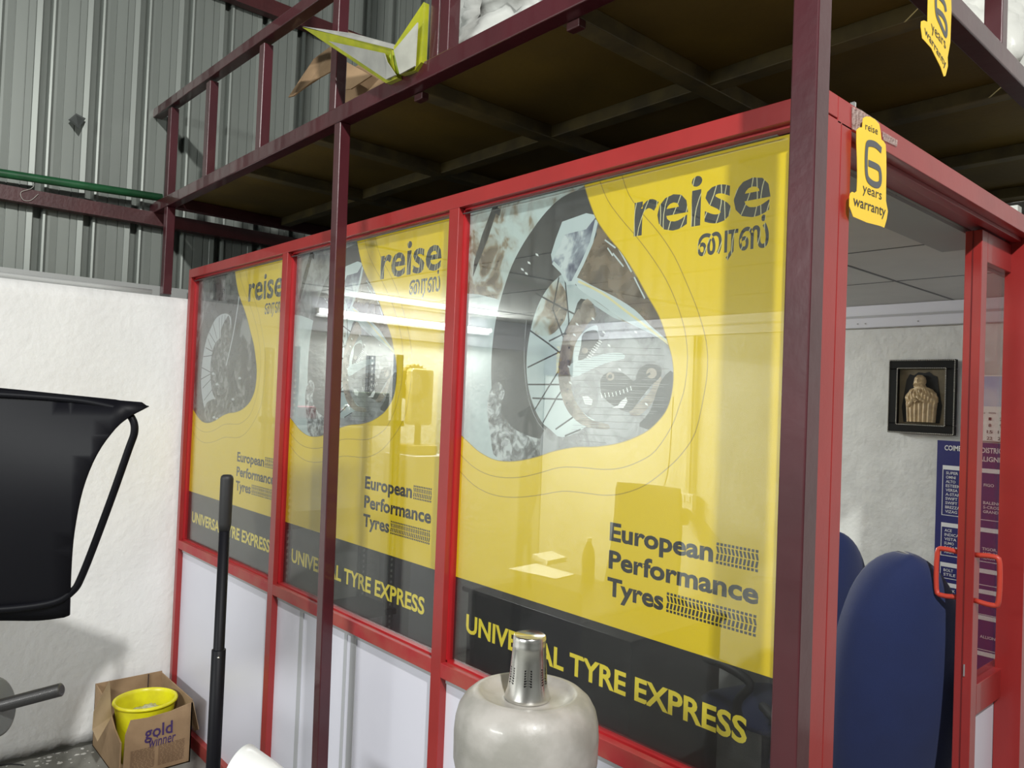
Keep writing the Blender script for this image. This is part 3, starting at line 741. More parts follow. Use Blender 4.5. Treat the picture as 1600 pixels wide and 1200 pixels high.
wtag(3.522, smoothpoly([t5(*p) for p in ((345, 272), (400, 262), (470, 320), (487, 440), (520, 480), (525, 700), (522, 920), (537, 1000), (512, 1118), (480, 1116), (265, 1042), (238, 890), (258, 848), (296, 842), (298, 600), (293, 365), (338, 345))], 2),
     [('reise', t5(362, 360), t5(458, 402), t5(362, 322), xh, .0), ('years', t5(340, 850), t5(488, 912), t5(342, 800), xh, .0),
      ('warranty', t5(265, 952), t5(518, 1042), t5(268, 898), xh, .008)],
     'yellow six year warranty tag taped to the red corner of the office door frame')
wtag(3.567, [t6(*p) for p in ((475, -420), (700, -380), (712, 100), (700, 440), (672, 600), (675, 690), (650, 790), (632, 797), (600, 700), (560, 620), (500, 500), (410, 400), (395, 280), (398, 222), (425, 212), (465, 230))],
     [('years', t6(505, 320), t6(655, 515), t6(500, 240), xh, .0), ('warranty', t6(432, 345), t6(655, 715), t6(432, 285), xh, .008)],
     'yellow six year warranty tag hanging from the maroon loft side beam, top right')
def six_mesh(X, conv, pts, w, parent_label):
    P = smoothpoly([tuple(hit(*conv(*p), 0, X)) for p in pts], 4, False); bm = bmesh.new()
    prev = None
    for i, p in enumerate(P):
        p = Vector(p); t = (Vector(P[min(i+1, len(P)-1)])-Vector(P[max(i-1, 0)])).normalized(); n = Vector((1, 0, 0)).cross(t)*w/2
        a, b = bm.verts.new(p+n), bm.verts.new(p-n)
        if prev: bm.faces.new((prev[0], a, b, prev[1]))
        prev = (a, b)
    o = finish('numeral_six', bm, mat('tag_grey_numeral', (0.075, 0.08, 0.085), .4)); return o
T = [o for o in bpy.data.objects if o.name.startswith('warranty_tag')]
o = six_mesh(3.5228, t5, [(487, 525), (440, 480), (385, 470), (372, 510), (368, 620), (375, 730), (410, 778), (455, 795), (478, 770), (476, 690), (455, 655), (385, 622)], .0135, ''); adopt(T[0], o)
o = six_mesh(3.5678, t6, [(655, 120), (640, 40), (590, -30), (555, -30), (550, 40), (560, 150), (600, 250), (650, 365), (662, 320), (655, 240), (620, 160), (565, 110)], .013, ''); adopt(T[1], o)

# ================================================================== THINGS IN FRONT
# --- black tube pole
pl = empty('black_pole', (2.07, -0.60, 0)); PP = []
a = at(355, 742, 2.2); b = at(333, 1200, 2.2); 
d = (b-a); top = a; foot = a+d*((a.z-0.02)/(a.z-b.z))
u = (foot-top).normalized()
def pa(t): return top+u*t
PP.append(tb('pole_tube', [pa(0.13), pa((foot-top).length-.01)], [.0150, .0165], BLACK, seg=20))
PP.append(tb('foam_grip', [pa(0), pa(.004), pa(.012), pa(.14), pa(.16)], [.012, .0165, .0180, .0175, .0155], BLKM, seg=20))
PP.append(tb('lower_sleeve', [pa(.50), pa(.502), pa((foot-top).length)], [.0158, .0195, .0205], BLACK, seg=20))
cc = pa(.525); nrm = Vector((CAM.tolist()))-cc; nrm.normalize()
PP.append(tb('rivet', [cc+nrm*.018, cc+nrm*.022], .0035, CHROME, seg=10))
bm = bmesh.new(); lathe(bm, [(.09, 0), (.09, .012), (.03, .02), (.02, .05)], (foot.x, foot.y, 0), 24); PP.append(finish('base_plate', bm, BLACK, None, smooth=False))
adopt(pl, *PP); tag(pl, 'upright black tube pole with a foam grip top, standing before the left bay', 'pole')

# --- water jar with steel tumbler on a stand
jc = Vector(at(826, 1040, 1.47)); JX, JY = jc.x, jc.y; JZ = 0.80
st = empty('jar_stand', (JX, JY, 0)); SP = []
SP.append(bx('table_top', (JX-.2, JX+.2, JY-.2, JY+.2, JZ-.03, JZ), mat('brown_laminate', (0.2, 0.12, 0.07), .5), None, .004))
for sx in (-1, 1):
    for sy in (-1, 1): SP.append(bx('leg', (JX+sx*.17-.02, JX+sx*.17+.02, JY+sy*.17-.02, JY+sy*.17+.02, 0, JZ-.03), DARKST))
adopt(st, *SP); tag(st, 'low wooden table carrying the water jar, below the picture edge', 'table')
JAR = mat('frosted_polycarbonate', (0.41, 0.39, 0.36), 0.42, col2=(0.29, 0.28, 0.25), vscale=13, see=0.12, coat=0.12, bump=0.25, bscale=22)
R0 = .1375
prof = [(.10, 0), (.128, .01), (R0, .03)]
z = .03
for k in range(3):
    prof += [(R0, z+.02), (R0, z+.055), (R0-.004, z+.065), (R0-.007, z+.072), (R0-.004, z+.08)]; z += .085
prof += [(R0, z+.012), (R0+.001, z+.06), (R0-.001, z+.085), (R0-.006, z+.105), (R0-.016, z+.122), (R0-.030, z+.134), (R0-.040, z+.1375), (R0-.047, z+.136), (R0-.053, z+.129), (.070, z+.124), (.050, z+.122), (.032, z+.122), (.030, z+.15), (.030, z+.185), (.024, z+.187), (.0001, z+.187)]
JH = z
bm = bmesh.new(); lathe(bm, prof, (JX, JY, JZ), 72)
jar = empty('water_jar', (JX, JY, JZ)); o = finish('jar_body', bm, JAR, None, smooth=True); adopt(jar, o)
tag(jar, 'large frosted twenty litre water jar with yellowed rim, under a steel tumbler', 'water jar')
bm = bmesh.new(); cz = JZ+JH+.1235
tum = [(.0435, 0), (.0445, .002), (.0435, .006), (.039, .020), (.0355, .045), (.0335, .075), (.0322, .095), (.0325, .097), (.0322, .099), (.0325, .102), (.0318, .104), (.0322, .112), (.0310, .118), (.0295, .120), (.0285, .1185), (.0001, .1185)]
lathe(bm, tum, (JX, JY, cz), 56)
tr_ = empty('steel_tumbler', (JX, JY, cz)); tb_ = finish('tumbler_body', bm, CHROME, None, smooth=True)
def rr(zz): return np.interp(zz, [t[1] for t in tum[:8]], [t[0] for t in tum[:8]])
base_a = math.atan2(CAM[1]-JY, CAM[0]-JX)
for k, da in enumerate((-1.05, 0.0, 1.0, 2.1, 3.14, -2.1)):
    bm = bmesh.new()
    for i in range(7):
        zz = .032+i*.0046; r_ = rr(zz)+.0003; A_ = base_a+da; h_ = .20
        q = []
        for aa, z_ in ((A_-h_, zz), (A_+h_, zz), (A_+h_, zz+.0030), (A_-h_, zz+.0030)):
            q.append(bm.verts.new((JX+r_*math.cos(aa), JY+r_*math.sin(aa), cz+z_)))
        m_ = bm.verts.new
        bm.faces.new(q)
    adopt(tr_, finish('etched_bands', bm, mat('etched_dark', (0.004, 0.004, 0.004), .6, spec=.1)))
adopt(tr_, tb_); tag(tr_, 'upturned stainless steel tumbler with black etched bands capping the water jar', 'tumbler')

# --- wheel balancer: hood, tube frame, threaded shaft
wb = empty('wheel_balancer', (1.3, -1.2, 0)); WB = []
WD = 2.25
def hp(px, py, w=WD): return at(px, py, w)
# cabinet beyond the left frame edge
# shaft
s0 = hp(2, 1102, 2.25); s1 = hp(97, 1077, 2.25); ax = (s1-s0).normalized()
bm = bmesh.new()
pts = []; rad = []
L_ = (s1-s0).length; n = 120
for i in range(n+1):
    pts.append(s0+ax*L_*i/n); rad.append(.0185+(.0008 if i % 2 else -.0008))
rad[-1] = .012; rad[-2] = .016
tube(bm, pts, rad, 24); WB.append(finish('threaded_shaft', bm, DARKST, None, smooth=False))
f0 = s0-ax*.02
WB.append(tb('flange', [f0-ax*.03, f0-ax*.028, f0+ax*.004, f0+ax*.008], [.075, .085, .085, .078], mat('grey_cast', (0.16, 0.17, 0.16), .5, metal=.4), seg=36))
WB.append(tb('spindle_housing', [f0-ax*.03, f0-ax*.56], .05, BLACK, seg=24))
e0 = f0-ax*.78
WB.append(bx('cabinet', (e0.x-.24, e0.x+.20, e0.y-.24, e0.y+.24, 0.0, e0.z+.10), mat('balancer_grey', (0.2, 0.2, 0.21), .5), None, .02))
# hood sheet: outline px polygon, thin shell with slight curvature
out = smoothpoly([(-120, 596), (0, 606), (100, 616), (180, 624)], 4, False)+[(232, 634)]+smoothpoly([(205, 648), (180, 668), (150, 710), (128, 765), (115, 830), (110, 890), (108, 962)], 4, False)+smoothpoly([(100, 965), (60, 970), (0, 970), (-120, 972)], 3, False)
bm = bmesh.new()
def curv(px, py):
    u_ = (px+120)/350.0; v_ = (py-596)/375.0
    return WD - .10*math.sin(PI*min(max(v_, 0), 1))*(.5+.5*u_)
A_ = [bm.verts.new(at(p[0], p[1], curv(*p))) for p in out]
N_ = len(A_)
vo, eo, fo, *_ = delaunay_2d_cdt([Vector(p[:2]) for p in out]+[Vector((x, y)) for x in range(-100, 200, 30) for y in range(620, 960, 30)], [(i, (i+1) % N_) for i in range(N_)], [], 1, 1e-3)
bm.free(); bm = bmesh.new(); vv = [bm.verts.new(at(v[0], v[1], curv(*v))) for v in vo]
for f in fo:
    try: bm.faces.new([vv[i] for i in f])
    except ValueError: pass
o = finish('hood_sheet', bm, BLACK, None, smooth=True); md = o.modifiers.new('sol', 'SOLIDIFY'); md.thickness = .006; WB.append(o)
# rim fold along the top
WB.append(tb('hood_rim', [at(p[0], p[1], WD+.005) for p in smoothpoly([(-120, 606), (0, 614), (100, 624), (180, 631), (228, 635)], 4, False)], [.012]*16+[.004], BLACK, seg=10))
WB.append(tb('hood_frame', [at(p[0], p[1], WD-.02) for p in smoothpoly([(-120, 612), (0, 616), (110, 624), (160, 632), (192, 641), (207, 655), (210, 675), (200, 705), (170, 790), (130, 895), (112, 925), (80, 942), (0, 952), (-120, 955)], 6, False)], .0105, BLACK, seg=12))
e_ = at(-120, 955, WD-.02); WB.append(tb('hood_arm', [e_, at(-160, 900, WD), Vector((e0.x, e0.y, e0.z+.08))], .012, BLACK))
adopt(wb, *WB); tag(wb, 'wheel balancer with a black curved hood, tube frame and threaded shaft, at left', 'wheel balancer')

# --- white cone cup near the bottom edge
wc = at(385, 1235, 2.2)
bm = bmesh.new()
tip = hit(377, 1168, 1, wc.y)
dirn = Vector((0.55, -0.10, -0.62)).normalized()
def frame_of(d):
    a_ = d.cross(Vector((0, 0, 1))).normalized(); return a_, a_.cross(d).normalized()
P0 = at(372, 1212, 2.2)
axd = (at(460, 1240, 2.2)-at(372, 1212, 2.25)).normalized(); a_, b_ = frame_of(axd)
rings = []
for t, r_ in ((0, .083), (.003, .086), (.03, .078), (.09, .063), (.15, .045), (.18, .03)):
    rings.append([bm.verts.new(P0+axd*t+r_*(math.cos(2*PI*k/40)*a_+math.sin(2*PI*k/40)*b_)) for k in range(40)])
for i in range(5):
    for k in range(40): bm.faces.new((rings[i][k], rings[i][(k+1) % 40], rings[i+1][(k+1) % 40], rings[i+1][k]))
bm.faces.new(rings[-1])
cup = finish('plastic_cone', bm, mat('white_gloss_plastic', (0.78, 0.80, 0.80), .3), None, smooth=True)
md = cup.modifiers.new('sol', 'SOLIDIFY'); md.thickness = .003
ck = empty('balancing_cone_holder', (P0.x, P0.y, 0))
h1 = tb('holder_post', [(P0.x+.03, P0.y, 0.0), (P0.x+.03, P0.y, P0.z-.05)], .012, DARKST)
adopt(ck, cup, h1); tag(ck, 'white plastic cone shaped cup at the bottom edge in front of the white panels', 'cone')

# --- cardboard carton with yellow bucket
bxr = empty('oil_carton', (.28, -.2, 0)); BP = []
x0, x1, y0, y1, zz = .05, .50, -.365, -.052, .285
bm = bmesh.new(); t = .006
box(bm, x0, x0+t, y0, y1, 0, .302); box(bm, x0, x1, y1-t, y1, 0, .295)
prism(bm, [(x0, y0, 0), (x1, y0, 0), (x1, y0, .17), (x1-.1, y0, .20), (x1-.22, y0, .27), (x0, y0, .30)], (0, t, 0))
prism(bm, [(x1, y0+.015, 0), (x1, y1, 0), (x1, y1, .282), (x1, y1-.1, .262), (x1, y1-.2, .256), (x1, y0+.04, .262), (x1, y0+.02, .2)], (-t, 0, 0))
box(bm, x0, x1, y0, y1, 0.0005, t)
BP.append(finish('carton_body', bm, CARD))
BP.append(tb('dummy_seam', [(x0+.0095, -.12, .30), (x0+.0095, -.12, .12)], .003, mat('carton_slit', (0.03, .015, .01), .8), seg=6)); BP[-1].name = 'slit'
LC = mat('cardboard_inside', (0.50, 0.37, 0.22), .85, var=.1)
pol('flap', [hit(171, 1063, 1, y0), hit(174, 1120, 1, y0), hit(152, 1159, 1, y0-.10), hit(144, 1140, 1, y0-.11), hit(146, 1112, 1, y0-.10)], (.004, 0, .003), LC, BP)
pol('flap', [Vector((x0+.10, y1, .29)), Vector((x1, y1, .282)), hit(310, 1140, 1, y1+.045), hit(304, 1142, 1, y1+.042)], (.0, .004, 0), LC, BP)
INKP = mat('violet_print', (0.045, 0.02, 0.10), .7)
bm = bmesh.new()
X = x1+.0025
def t4(a, b): return (120+a/4.444, 1000+b/4.444)
text3d(bm, 'gold', hit(*t4(470, 692), 0, X), hit(*t4(665, 640), 0, X), hit(*t4(472, 605), 0, X), None, .016)
text3d(bm, 'winner', hit(*t4(495, 752), 0, X), hit(*t4(682, 700), 0, X), hit(*t4(505, 678), 0, X), None, .008)
BR = bmesh.new()
for k in range(16):
    zz_ = .118-.006*k
    if zz_ < .01: break
    for (ya, yb) in ((y0+.045, y0+.15), (y0+.165, y1-.03)):
        yy = ya
        while yy < yb:
            l_ = random.uniform(.008, .02)
            vv = [BR.verts.new(p) for p in ((X, yy, zz_), (X, min(yy+l_, yb), zz_+.0), (X, min(yy+l_, yb), zz_+.0022), (X, yy, zz_+.0022))]
            BR.faces.new(vv); yy += l_+.004
BP.append(finish('carton_print', bm, INKP)); BP.append(finish('small_print', BR, mat('brown_print', (0.13, .07, .04), .8)))
adopt(bxr, *BP); tag(bxr, 'brown oil carton with violet lettering and open flaps, in the corner holding a bucket', 'box')
bk = empty('yellow_bucket', (.335, -.215, .007)); KP = []
bm = bmesh.new(); c_ = (.335, -.215, .007)
lathe(bm, [(.095, 0), (.10, .003), (.118, .14), (.133, .262), (.134, .266), (.141, .266), (.143, .272), (.141, .279), (.134, .281), (.129, .278), (.127, .262), (.112, .14), (.093, .010), (.0001, .010)], c_, 48)
KP.append(finish('bucket_body', bm, YBUC, None, smooth=True)); adopt(bk, *KP)
tag(bk, 'bright yellow plastic bucket standing inside the brown oil carton', 'bucket')
FILM = mat('clear_film', (0.55, 0.55, 0.40), 0.15, see=0.35, bump=.9, bscale=60, coat=.5)
o = crumple('plastic_wrapper', (.335, -.205, .20), (.065, .062, .045), FILM, 5.5, 4, .6, False)
tag(o, 'crumpled clear plastic wrapper lying inside the yellow bucket', 'wrapper')
bm = bmesh.new()
pts = [Vector((.36+.03*math.cos(a), -.22+.10*t_, .215+.035*t_+.02*math.sin(t_*3))) for t_, a in zip(np.linspace(0, 1, 9), np.linspace(0, 1.5, 9))]
o = tb('curved_wire', smoothpoly([(.02, -.92, .004), (.035, -.80, .012), (.05, -.72, .01), (.09, -.66, .004)], 5, False), .003, BLKM, seg=6)
tag(o, 'short black curved wire offcut lying on the floor by the left wall', 'wire')
bm.free()

# ================================================================== INSIDE THE OFFICE
# tube lamp on the left inner wall
tl = empty('tube_lamp', (.10, 1.39, 2.26)); TP = []
EM = mat('tube_glow', (1.0, 1.0, 0.98), .5, emit=14.0)
TP.append(bx('lamp_batten', (.063, .085, .70, 2.06, 2.225, 2.275), mat('batten_white', (.7, .7, .72), .5), None, .003))
TP.append(tb('lamp_tube', [(.106, .72, 2.262), (.106, 2.04, 2.258)], .013, EM, seg=16))
TP.append(bx('lamp_cap', (.085, .112, .70, .72, 2.245, 2.275), WHITE)); TP.append(bx('lamp_cap', (.085, .112, 2.04, 2.06, 2.245, 2.275), WHITE))
adopt(tl, *TP); tag(tl, 'long lit white tube lamp high on the left inner office wall', 'lamp')

# framed relief on the back wall
fr = empty('framed_relief', (2.75, 2.62, 1.87)); FP = []
fx0, fx1, fz0, fz1 = 2.594, 2.905, 1.690, 2.057; fy = 2.628
bm = bmesh.new(); w_ = .047
for d in ((fx0, fx1, fy-.03, fy, fz1-w_, fz1), (fx0, fx1, fy-.03, fy, fz0, fz0+w_), (fx0, fx0+w_, fy-.03, fy, fz0+w_, fz1-w_), (fx1-w_, fx1, fy-.03, fy, fz0+w_, fz1-w_)): box(bm, *d)
FP.append(finish('frame', bm, mat('black_lacquer', (.005, .005, .005), .55, spec=.2), None, .004))
def rope(xa, xb, za, zb_, y, r):
    bm = bmesh.new(); c = [(xa, za), (xb, za), (xb, zb_), (xa, zb_)]
    for i in range(4):
        p, q = c[i], c[(i+1) % 4]; L = math.hypot(q[0]-p[0], q[1]-p[1]); n = int(L/.008)
        for k in range(n):
            t_ = (k+.5)/n; bmesh.ops.create_icosphere(bm, subdivisions=1, radius=r, matrix=Matrix.Translation((p[0]+(q[0]-p[0])*t_, y, p[1]+(q[1]-p[1])*t_)))
    return finish('beaded_edge', bm, mat('silver_bead', (.5, .48, .42), .3, metal=.7), None, smooth=True)
FP.append(rope(fx0+.004, fx1-.004, fz0+.004, fz1-.004, fy-.031, .0035)); FP.append(rope(fx0+w_-.004, fx1-w_+.004, fz0+w_-.004, fz1-w_+.004, fy-.031, .0035))
FP.append(bx('backing', (fx0+w_, fx1-w_, fy-.008, fy-.002, fz0+w_, fz1-w_), mat('olive_mount', (.13, .10, .055), .6, col2=(.09, .07, .04), vscale=20)))
cx = (fx0+fx1)/2; cz_ = (fz0+fz1)/2
bm = bmesh.new(); op = [(cx-.085, fz0+.055), (cx-.095, fz0+.13), (cx-.075, fz1-.10), (cx-.06, fz1-.072), (cx-.04, fz1-.078), (cx-.02, fz1-.062), (cx+.01, fz1-.066), (cx+.03, fz1-.06), (cx+.05, fz1-.078), (cx+.068, fz1-.085), (cx+.075, fz1-.14), (cx+.092, fz0+.14), (cx+.082, fz0+.055)]
prism(bm, [(a, fy-.010, b) for a, b in op], (0, .003, 0)); FP.append(finish('recess', bm, mat('recess_black', (.006, .006, .006), .8)))
# robed figure relief, one continuous surface
STONE = mat('cream_carving', (.56, .42, .24), .42, col2=(.40, .29, .16), vscale=30)
bm = bmesh.new(); nu, nv = 44, 56; g = []
def hw(v):   # half width of robe by height 0..1
    return float(np.interp(v, [0, .1, .3, .5, .62, .70, .74, .80, .88, .95, 1.0], [.068, .070, .073, .079, .068, .050, .030, .028, .029, .024, .010]))
for j in range(nv+1):
    v = j/nv; row = []
    for i in range(nu+1):
        u_ = -1+2*i/nu; h_ = hw(v); x = cx-.002+u_*h_*(1.0)-(.008 if v > .74 else 0)
        dep = math.sqrt(max(0, 1-u_*u_))*(.026 if v < .72 else .024)
        if v < .42: dep += .0045*math.cos(u_*22)
        elif v < .70: dep += .004*math.sin(u_*9+v*42)+.003*math.cos((abs(u_)-v)*30)
        if .40 < v < .44: dep -= .004
        if v > .76:                                  # face: brow, nose, beard
            fu = u_+.15
            dep += .012*math.exp(-(fu/.16)**2)*math.exp(-((v-.875)/.03)**2)
            dep -= .009*math.exp(-((abs(fu)-.38)/.16)**2)*math.exp(-((v-.895)/.014)**2)
            dep += .009*math.exp(-((v-.80)/.025)**2)*(1+.4*math.sin(u_*20))
            dep -= .008*math.exp(-((v-.845)/.007)**2)*math.exp(-(fu/.3)**2)
            if v > .93 or abs(u_) > .7: dep += .002*math.sin(u_*25+v*60)
        row.append(bm.verts.new((x, fy-.010-dep, fz0+.058+v*.232)))
    g.append(row)
for j in range(nv):
    for i in range(nu): bm.faces.new((g[j][i], g[j][i+1], g[j+1][i+1], g[j+1][i]))
FP.append(finish('robed_figure', bm, STONE, None, smooth=True))
# hand holding the robe
bm = bmesh.new()
for k in range(4):
    s_ = Vector((cx-.040+.006*k, fy-.040, fz0+.165-.004*k))
    tube(bm, [s_, s_+Vector((.010, -.004, .012)), s_+Vector((.016, -.002, .004))], [.0042, .0038, .003], 8)
tube(bm, [(cx-.055, fy-.030, fz0+.135), (cx-.045, fy-.036, fz0+.150), (cx-.034, fy-.040, fz0+.166)], [.011, .010, .008], 10)
FP.append(finish('carved_hand', bm, STONE, None, smooth=True))
adopt(fr, *FP); tag(fr, 'black framed cream relief of a bearded robed figure on the back wall', 'framed picture')

# alignment charge chart
CY = 2.622
def hw_(px, py): return hit(px, py, 1, CY)
ch = empty('alignment_chart', (3.0, CY, 1.1)); HP = []
HP.append(bx('chart_board', (2.825, 3.27, CY-.003, CY+.003, .50, 1.664), NAVY))
bm = bmesh.new(); ky = CY-.0042
def rect(b, xa, xb, za, zb2, y=ky): b.faces.new([b.verts.new(p) for p in ((xa, y, za), (xb, y, za), (xb, y, zb2), (xa, y, zb2))])
def line(b, s, xa, xb, z0_, cap, off=.0, y=ky-.0006):
    w = bmesh.new(); text3d(w, s, (xa, y, z0_), (xb, y, z0_), (xa, y, z0_+cap), None, off)
    HP.append(finish(b, w, BLKM if b in ('chart_heading', 'calendar_dates') else INK))
line('chart_text', 'COIMBATORE DISTRICT', 2.858, 3.118, 1.618, .024, .02)
line('chart_text', 'ALIGNMENT', 3.005, 3.165, 1.578, .022, .02)
SEC = [(1.545, 1.525, ['SUPER', 'OMNI', 'ALTO', 'ESTEEM', 'VERSA', 'A-STAR', 'SWIFT', 'SWIFT', 'BREZZA', 'VIZAG'], ['', '', 'FIGO', '', '', '', 'BALENO, VIT', 'S-CROSS', 'GRAND VIT', '']),
       (1.27, 1.25, ['ACE', 'INDICA', 'VISTA', 'SUMO', 'SAFARI', 'ARIA'], ['', '', '', 'TIGOR, TIAGO', 'AND INDICA', 'NEXON']),
       (1.08, 1.06, ['BOLT', 'STILE'], ['', '']),
       (.985, .965, ['SPARK', 'TAVERA', 'OPTRA', 'CAPTIVA'], ['', '', '', '']),
       (.865, .845, ['ETIOS', 'ETIOS', 'INNOVA', 'INNOVA', 'FORTUNER', 'PRADO'], ['', '', '', 'ALLION', '', '']),
       (.70, .68, ['CIVIC', 'AMAZE', 'CITY', 'CIVIC', 'CRV'], ['', '', '', '', ''])]
for zt_, z_, left, right in SEC:
    rect(bm, 2.852, 3.255, z_, zt_)
    n_ = len(left); zb_ = z_-n_*.0205-.012
    rect(bm, 2.852, 2.855, zb_, z_); rect(bm, 2.852, 3.255, zb_-.003, zb_)
    for i, (s, r_) in enumerate(zip(left, right)):
        zz_ = z_-.022-i*.0205
        line('chart_text', s, 2.868, 2.868+.0105*len(s), zz_, .013, .01)
        if r_: line('chart_text', r_, 3.03, 3.03+.0105*len(r_), zz_, .013, .01)
HP.append(finish('chart_boxes', bm, INK))
adopt(ch, *HP); tag(ch, 'tall navy chart of white lettered car lists on the back wall below the framed relief', 'chart')
c2 = empty('charges_chart', (2.95, CY, .3)); HP = []
HP.append(bx('chart_board', (2.795, 3.10, CY-.010, CY-.004, .04, .513), PAPER))
HP.append(bx('chart_border', (2.798, 3.097, CY-.0115, CY-.010, .045, .40), NAVY))
bm = bmesh.new(); y_ = CY-.012
line('chart_heading', 'COIMBATORE', 2.815, 2.97, .462, .021, .02, y_); line('chart_heading', 'CHA', 2.873, 2.915, .425, .021, .02, y_)
line('chart_text', 'FOR', 2.87, 2.905, .355, .017, .02, y_-.0005)
for k, s in enumerate(('12', '1', '1')): line('chart_text', s, 2.832, 2.832+.016*len(s), .26-.055*k, .026, .03, y_-.0005)
rect(bm, 2.80, 3.09, .345, .347, y_-.0003); rect(bm, 2.80, 3.09, .31, .312, y_-.0003)
HP.append(finish('chart_rules', bm, INK))
adopt(c2, *HP); tag(c2, 'lower chart with a white heading over a navy table, under the tall navy chart', 'chart')
# calendar
cl = empty('wall_calendar', (3.1, CY, 1.8)); HP = []
HP.append(bx('calendar_sheet', (2.99, 3.22, CY-.007, CY-.003, 1.674, 1.98), PAPER))
HP.append(bx('calendar_picture', (2.992, 3.218, CY-.008, CY-.007, 1.835, 1.975), mat('calendar_blue', (.33, .42, .60), .6, col2=(.55, .58, .65), vscale=6)))
for r_ in range(4):
    for c_ in range(5):
        n_ = 1+c_-1+7*r_ if c_ else 7*r_
        if 1 <= n_ <= 31:
            s = str(n_); line('calendar_dates', s, 3.005+c_*.045-.006*len(s), 3.005+c_*.045+.006*len(s), 1.77-.03*r_, .014, .01, CY-.0085)
for c_, s in enumerate(('SUN', 'MON', 'TUE', 'WED')): line('calendar_dates', s, 3.0+c_*.045, 3.028+c_*.045, 1.80, .008, 0, CY-.0085)
adopt(cl, *HP); tag(cl, 'wall calendar seen through the door glass, above the navy chart', 'calendar')

# switch board and conduit on back wall
sb = empty('switch_board', (1.37, 2.62, 1.18)); HP = []
HP.append(bx('board_box', (1.27, 1.45, 2.59, 2.632, 1.11, 1.24), mat('white_switch', (.7, .7, .68), .4), None, .004))
bm = bmesh.new()
for k in range(4): box(bm, 1.285+k*.04, 1.31+k*.04, 2.585, 2.59, 1.19, 1.225)
HP.append(finish('switch', bm, INK)); HP.append(bx('adapter', (1.36, 1.43, 2.52, 2.59, 1.05, 1.15), BLKM, None, .01))
adopt(sb, *HP); tag(sb, 'white electric switch board with a black adapter on the back wall', 'switch board')
o = bx('wall_conduit', (1.375, 1.405, 2.612, 2.634, 1.24, 2.225), mat('cream_conduit', (.45, .44, .38), .5), None, .002)
tag(o, 'vertical conduit strip running down the back wall to the switch board', 'conduit')
o = bx('wall_banner', (0.065, .33, 2.615, 2.625, 1.98, 2.20), mat('dark_violet_banner', (.05, .035, .08), .6)); 
bm = bmesh.new(); text3d(bm, 'reise', (.20, 2.613, 2.19), (.20, 2.613, 1.99), (.245, 2.613, 2.19), None, .01)
bb = empty('wall_banner_board', (0.2, 2.62, 2.09)); o2 = finish('banner_text', bm, mat('banner_yellow', (.8, .55, .05), .5)); adopt(bb, o, o2); o.name = 'banner_sheet'
tag(bb, 'small dark banner with yellow lettering high at the far end of the back wall', 'banner')

# desk
dk = empty('office_desk', (1.35, 1.6, 0)); HP = []
DW = mat('dark_desk', (.035, .024, .018), .4)
HP.append(bx('desk_top', (.95, 2.12, 1.20, 1.95, .735, .76), DW, None, .003)); HP.append(bx('side_panel', (.97, 1.0, 1.23, 1.92, 0, .735), DW)); HP.append(bx('side_panel', (2.07, 2.10, 1.23, 1.92, 0, .735), DW)); HP.append(bx('modesty_panel', (1.0, 2.07, 1.26, 1.28, .1, .735), DW))
adopt(dk, *HP); tag(dk, 'dark office desk seen through the yellow film of the right bay', 'desk')
def onZ(pts, z): return [hit(a, b, 2, z) for a, b in pts]
bm = bmesh.new(); prism(bm, onZ([(795, 889), (838, 881), (898, 898), (868, 905)], .762), (0, 0, .003)); tag(finish('paper_sheets', bm, PAPER), 'white paper sheets lying flat at the front of the office desk', 'papers')
bm = bmesh.new(); prism(bm, onZ([(832, 873), (862, 868), (884, 878), (855, 884)], .762), (0, 0, .03)); tag(finish('note_pad', bm, PAPER), 'thick white note pad behind the paper sheets on the office desk', 'note pad')
bc = hit(918, 908, 2, .76)
bm = bmesh.new(); lathe(bm, [(.036, 0), (.038, .005), (.038, .13), (.033, .17), (.016, .215), (.014, .225)], (bc.x, bc.y, .7605), 24)
bo = empty('water_bottle', (bc.x, bc.y, .76)); o = finish('bottle_body', bm, mat('brown_bottle', (.16, .13, .07), .3), None, smooth=True)
bm = bmesh.new(); lathe(bm, [(.016, 0), (.016, .022), (.0001, .022)], (bc.x, bc.y, .9855), 20); o2 = finish('bottle_cap', bm, PAPER); adopt(bo, o, o2)
tag(bo, 'upright bottle standing on the office desk beside the papers', 'bottle')

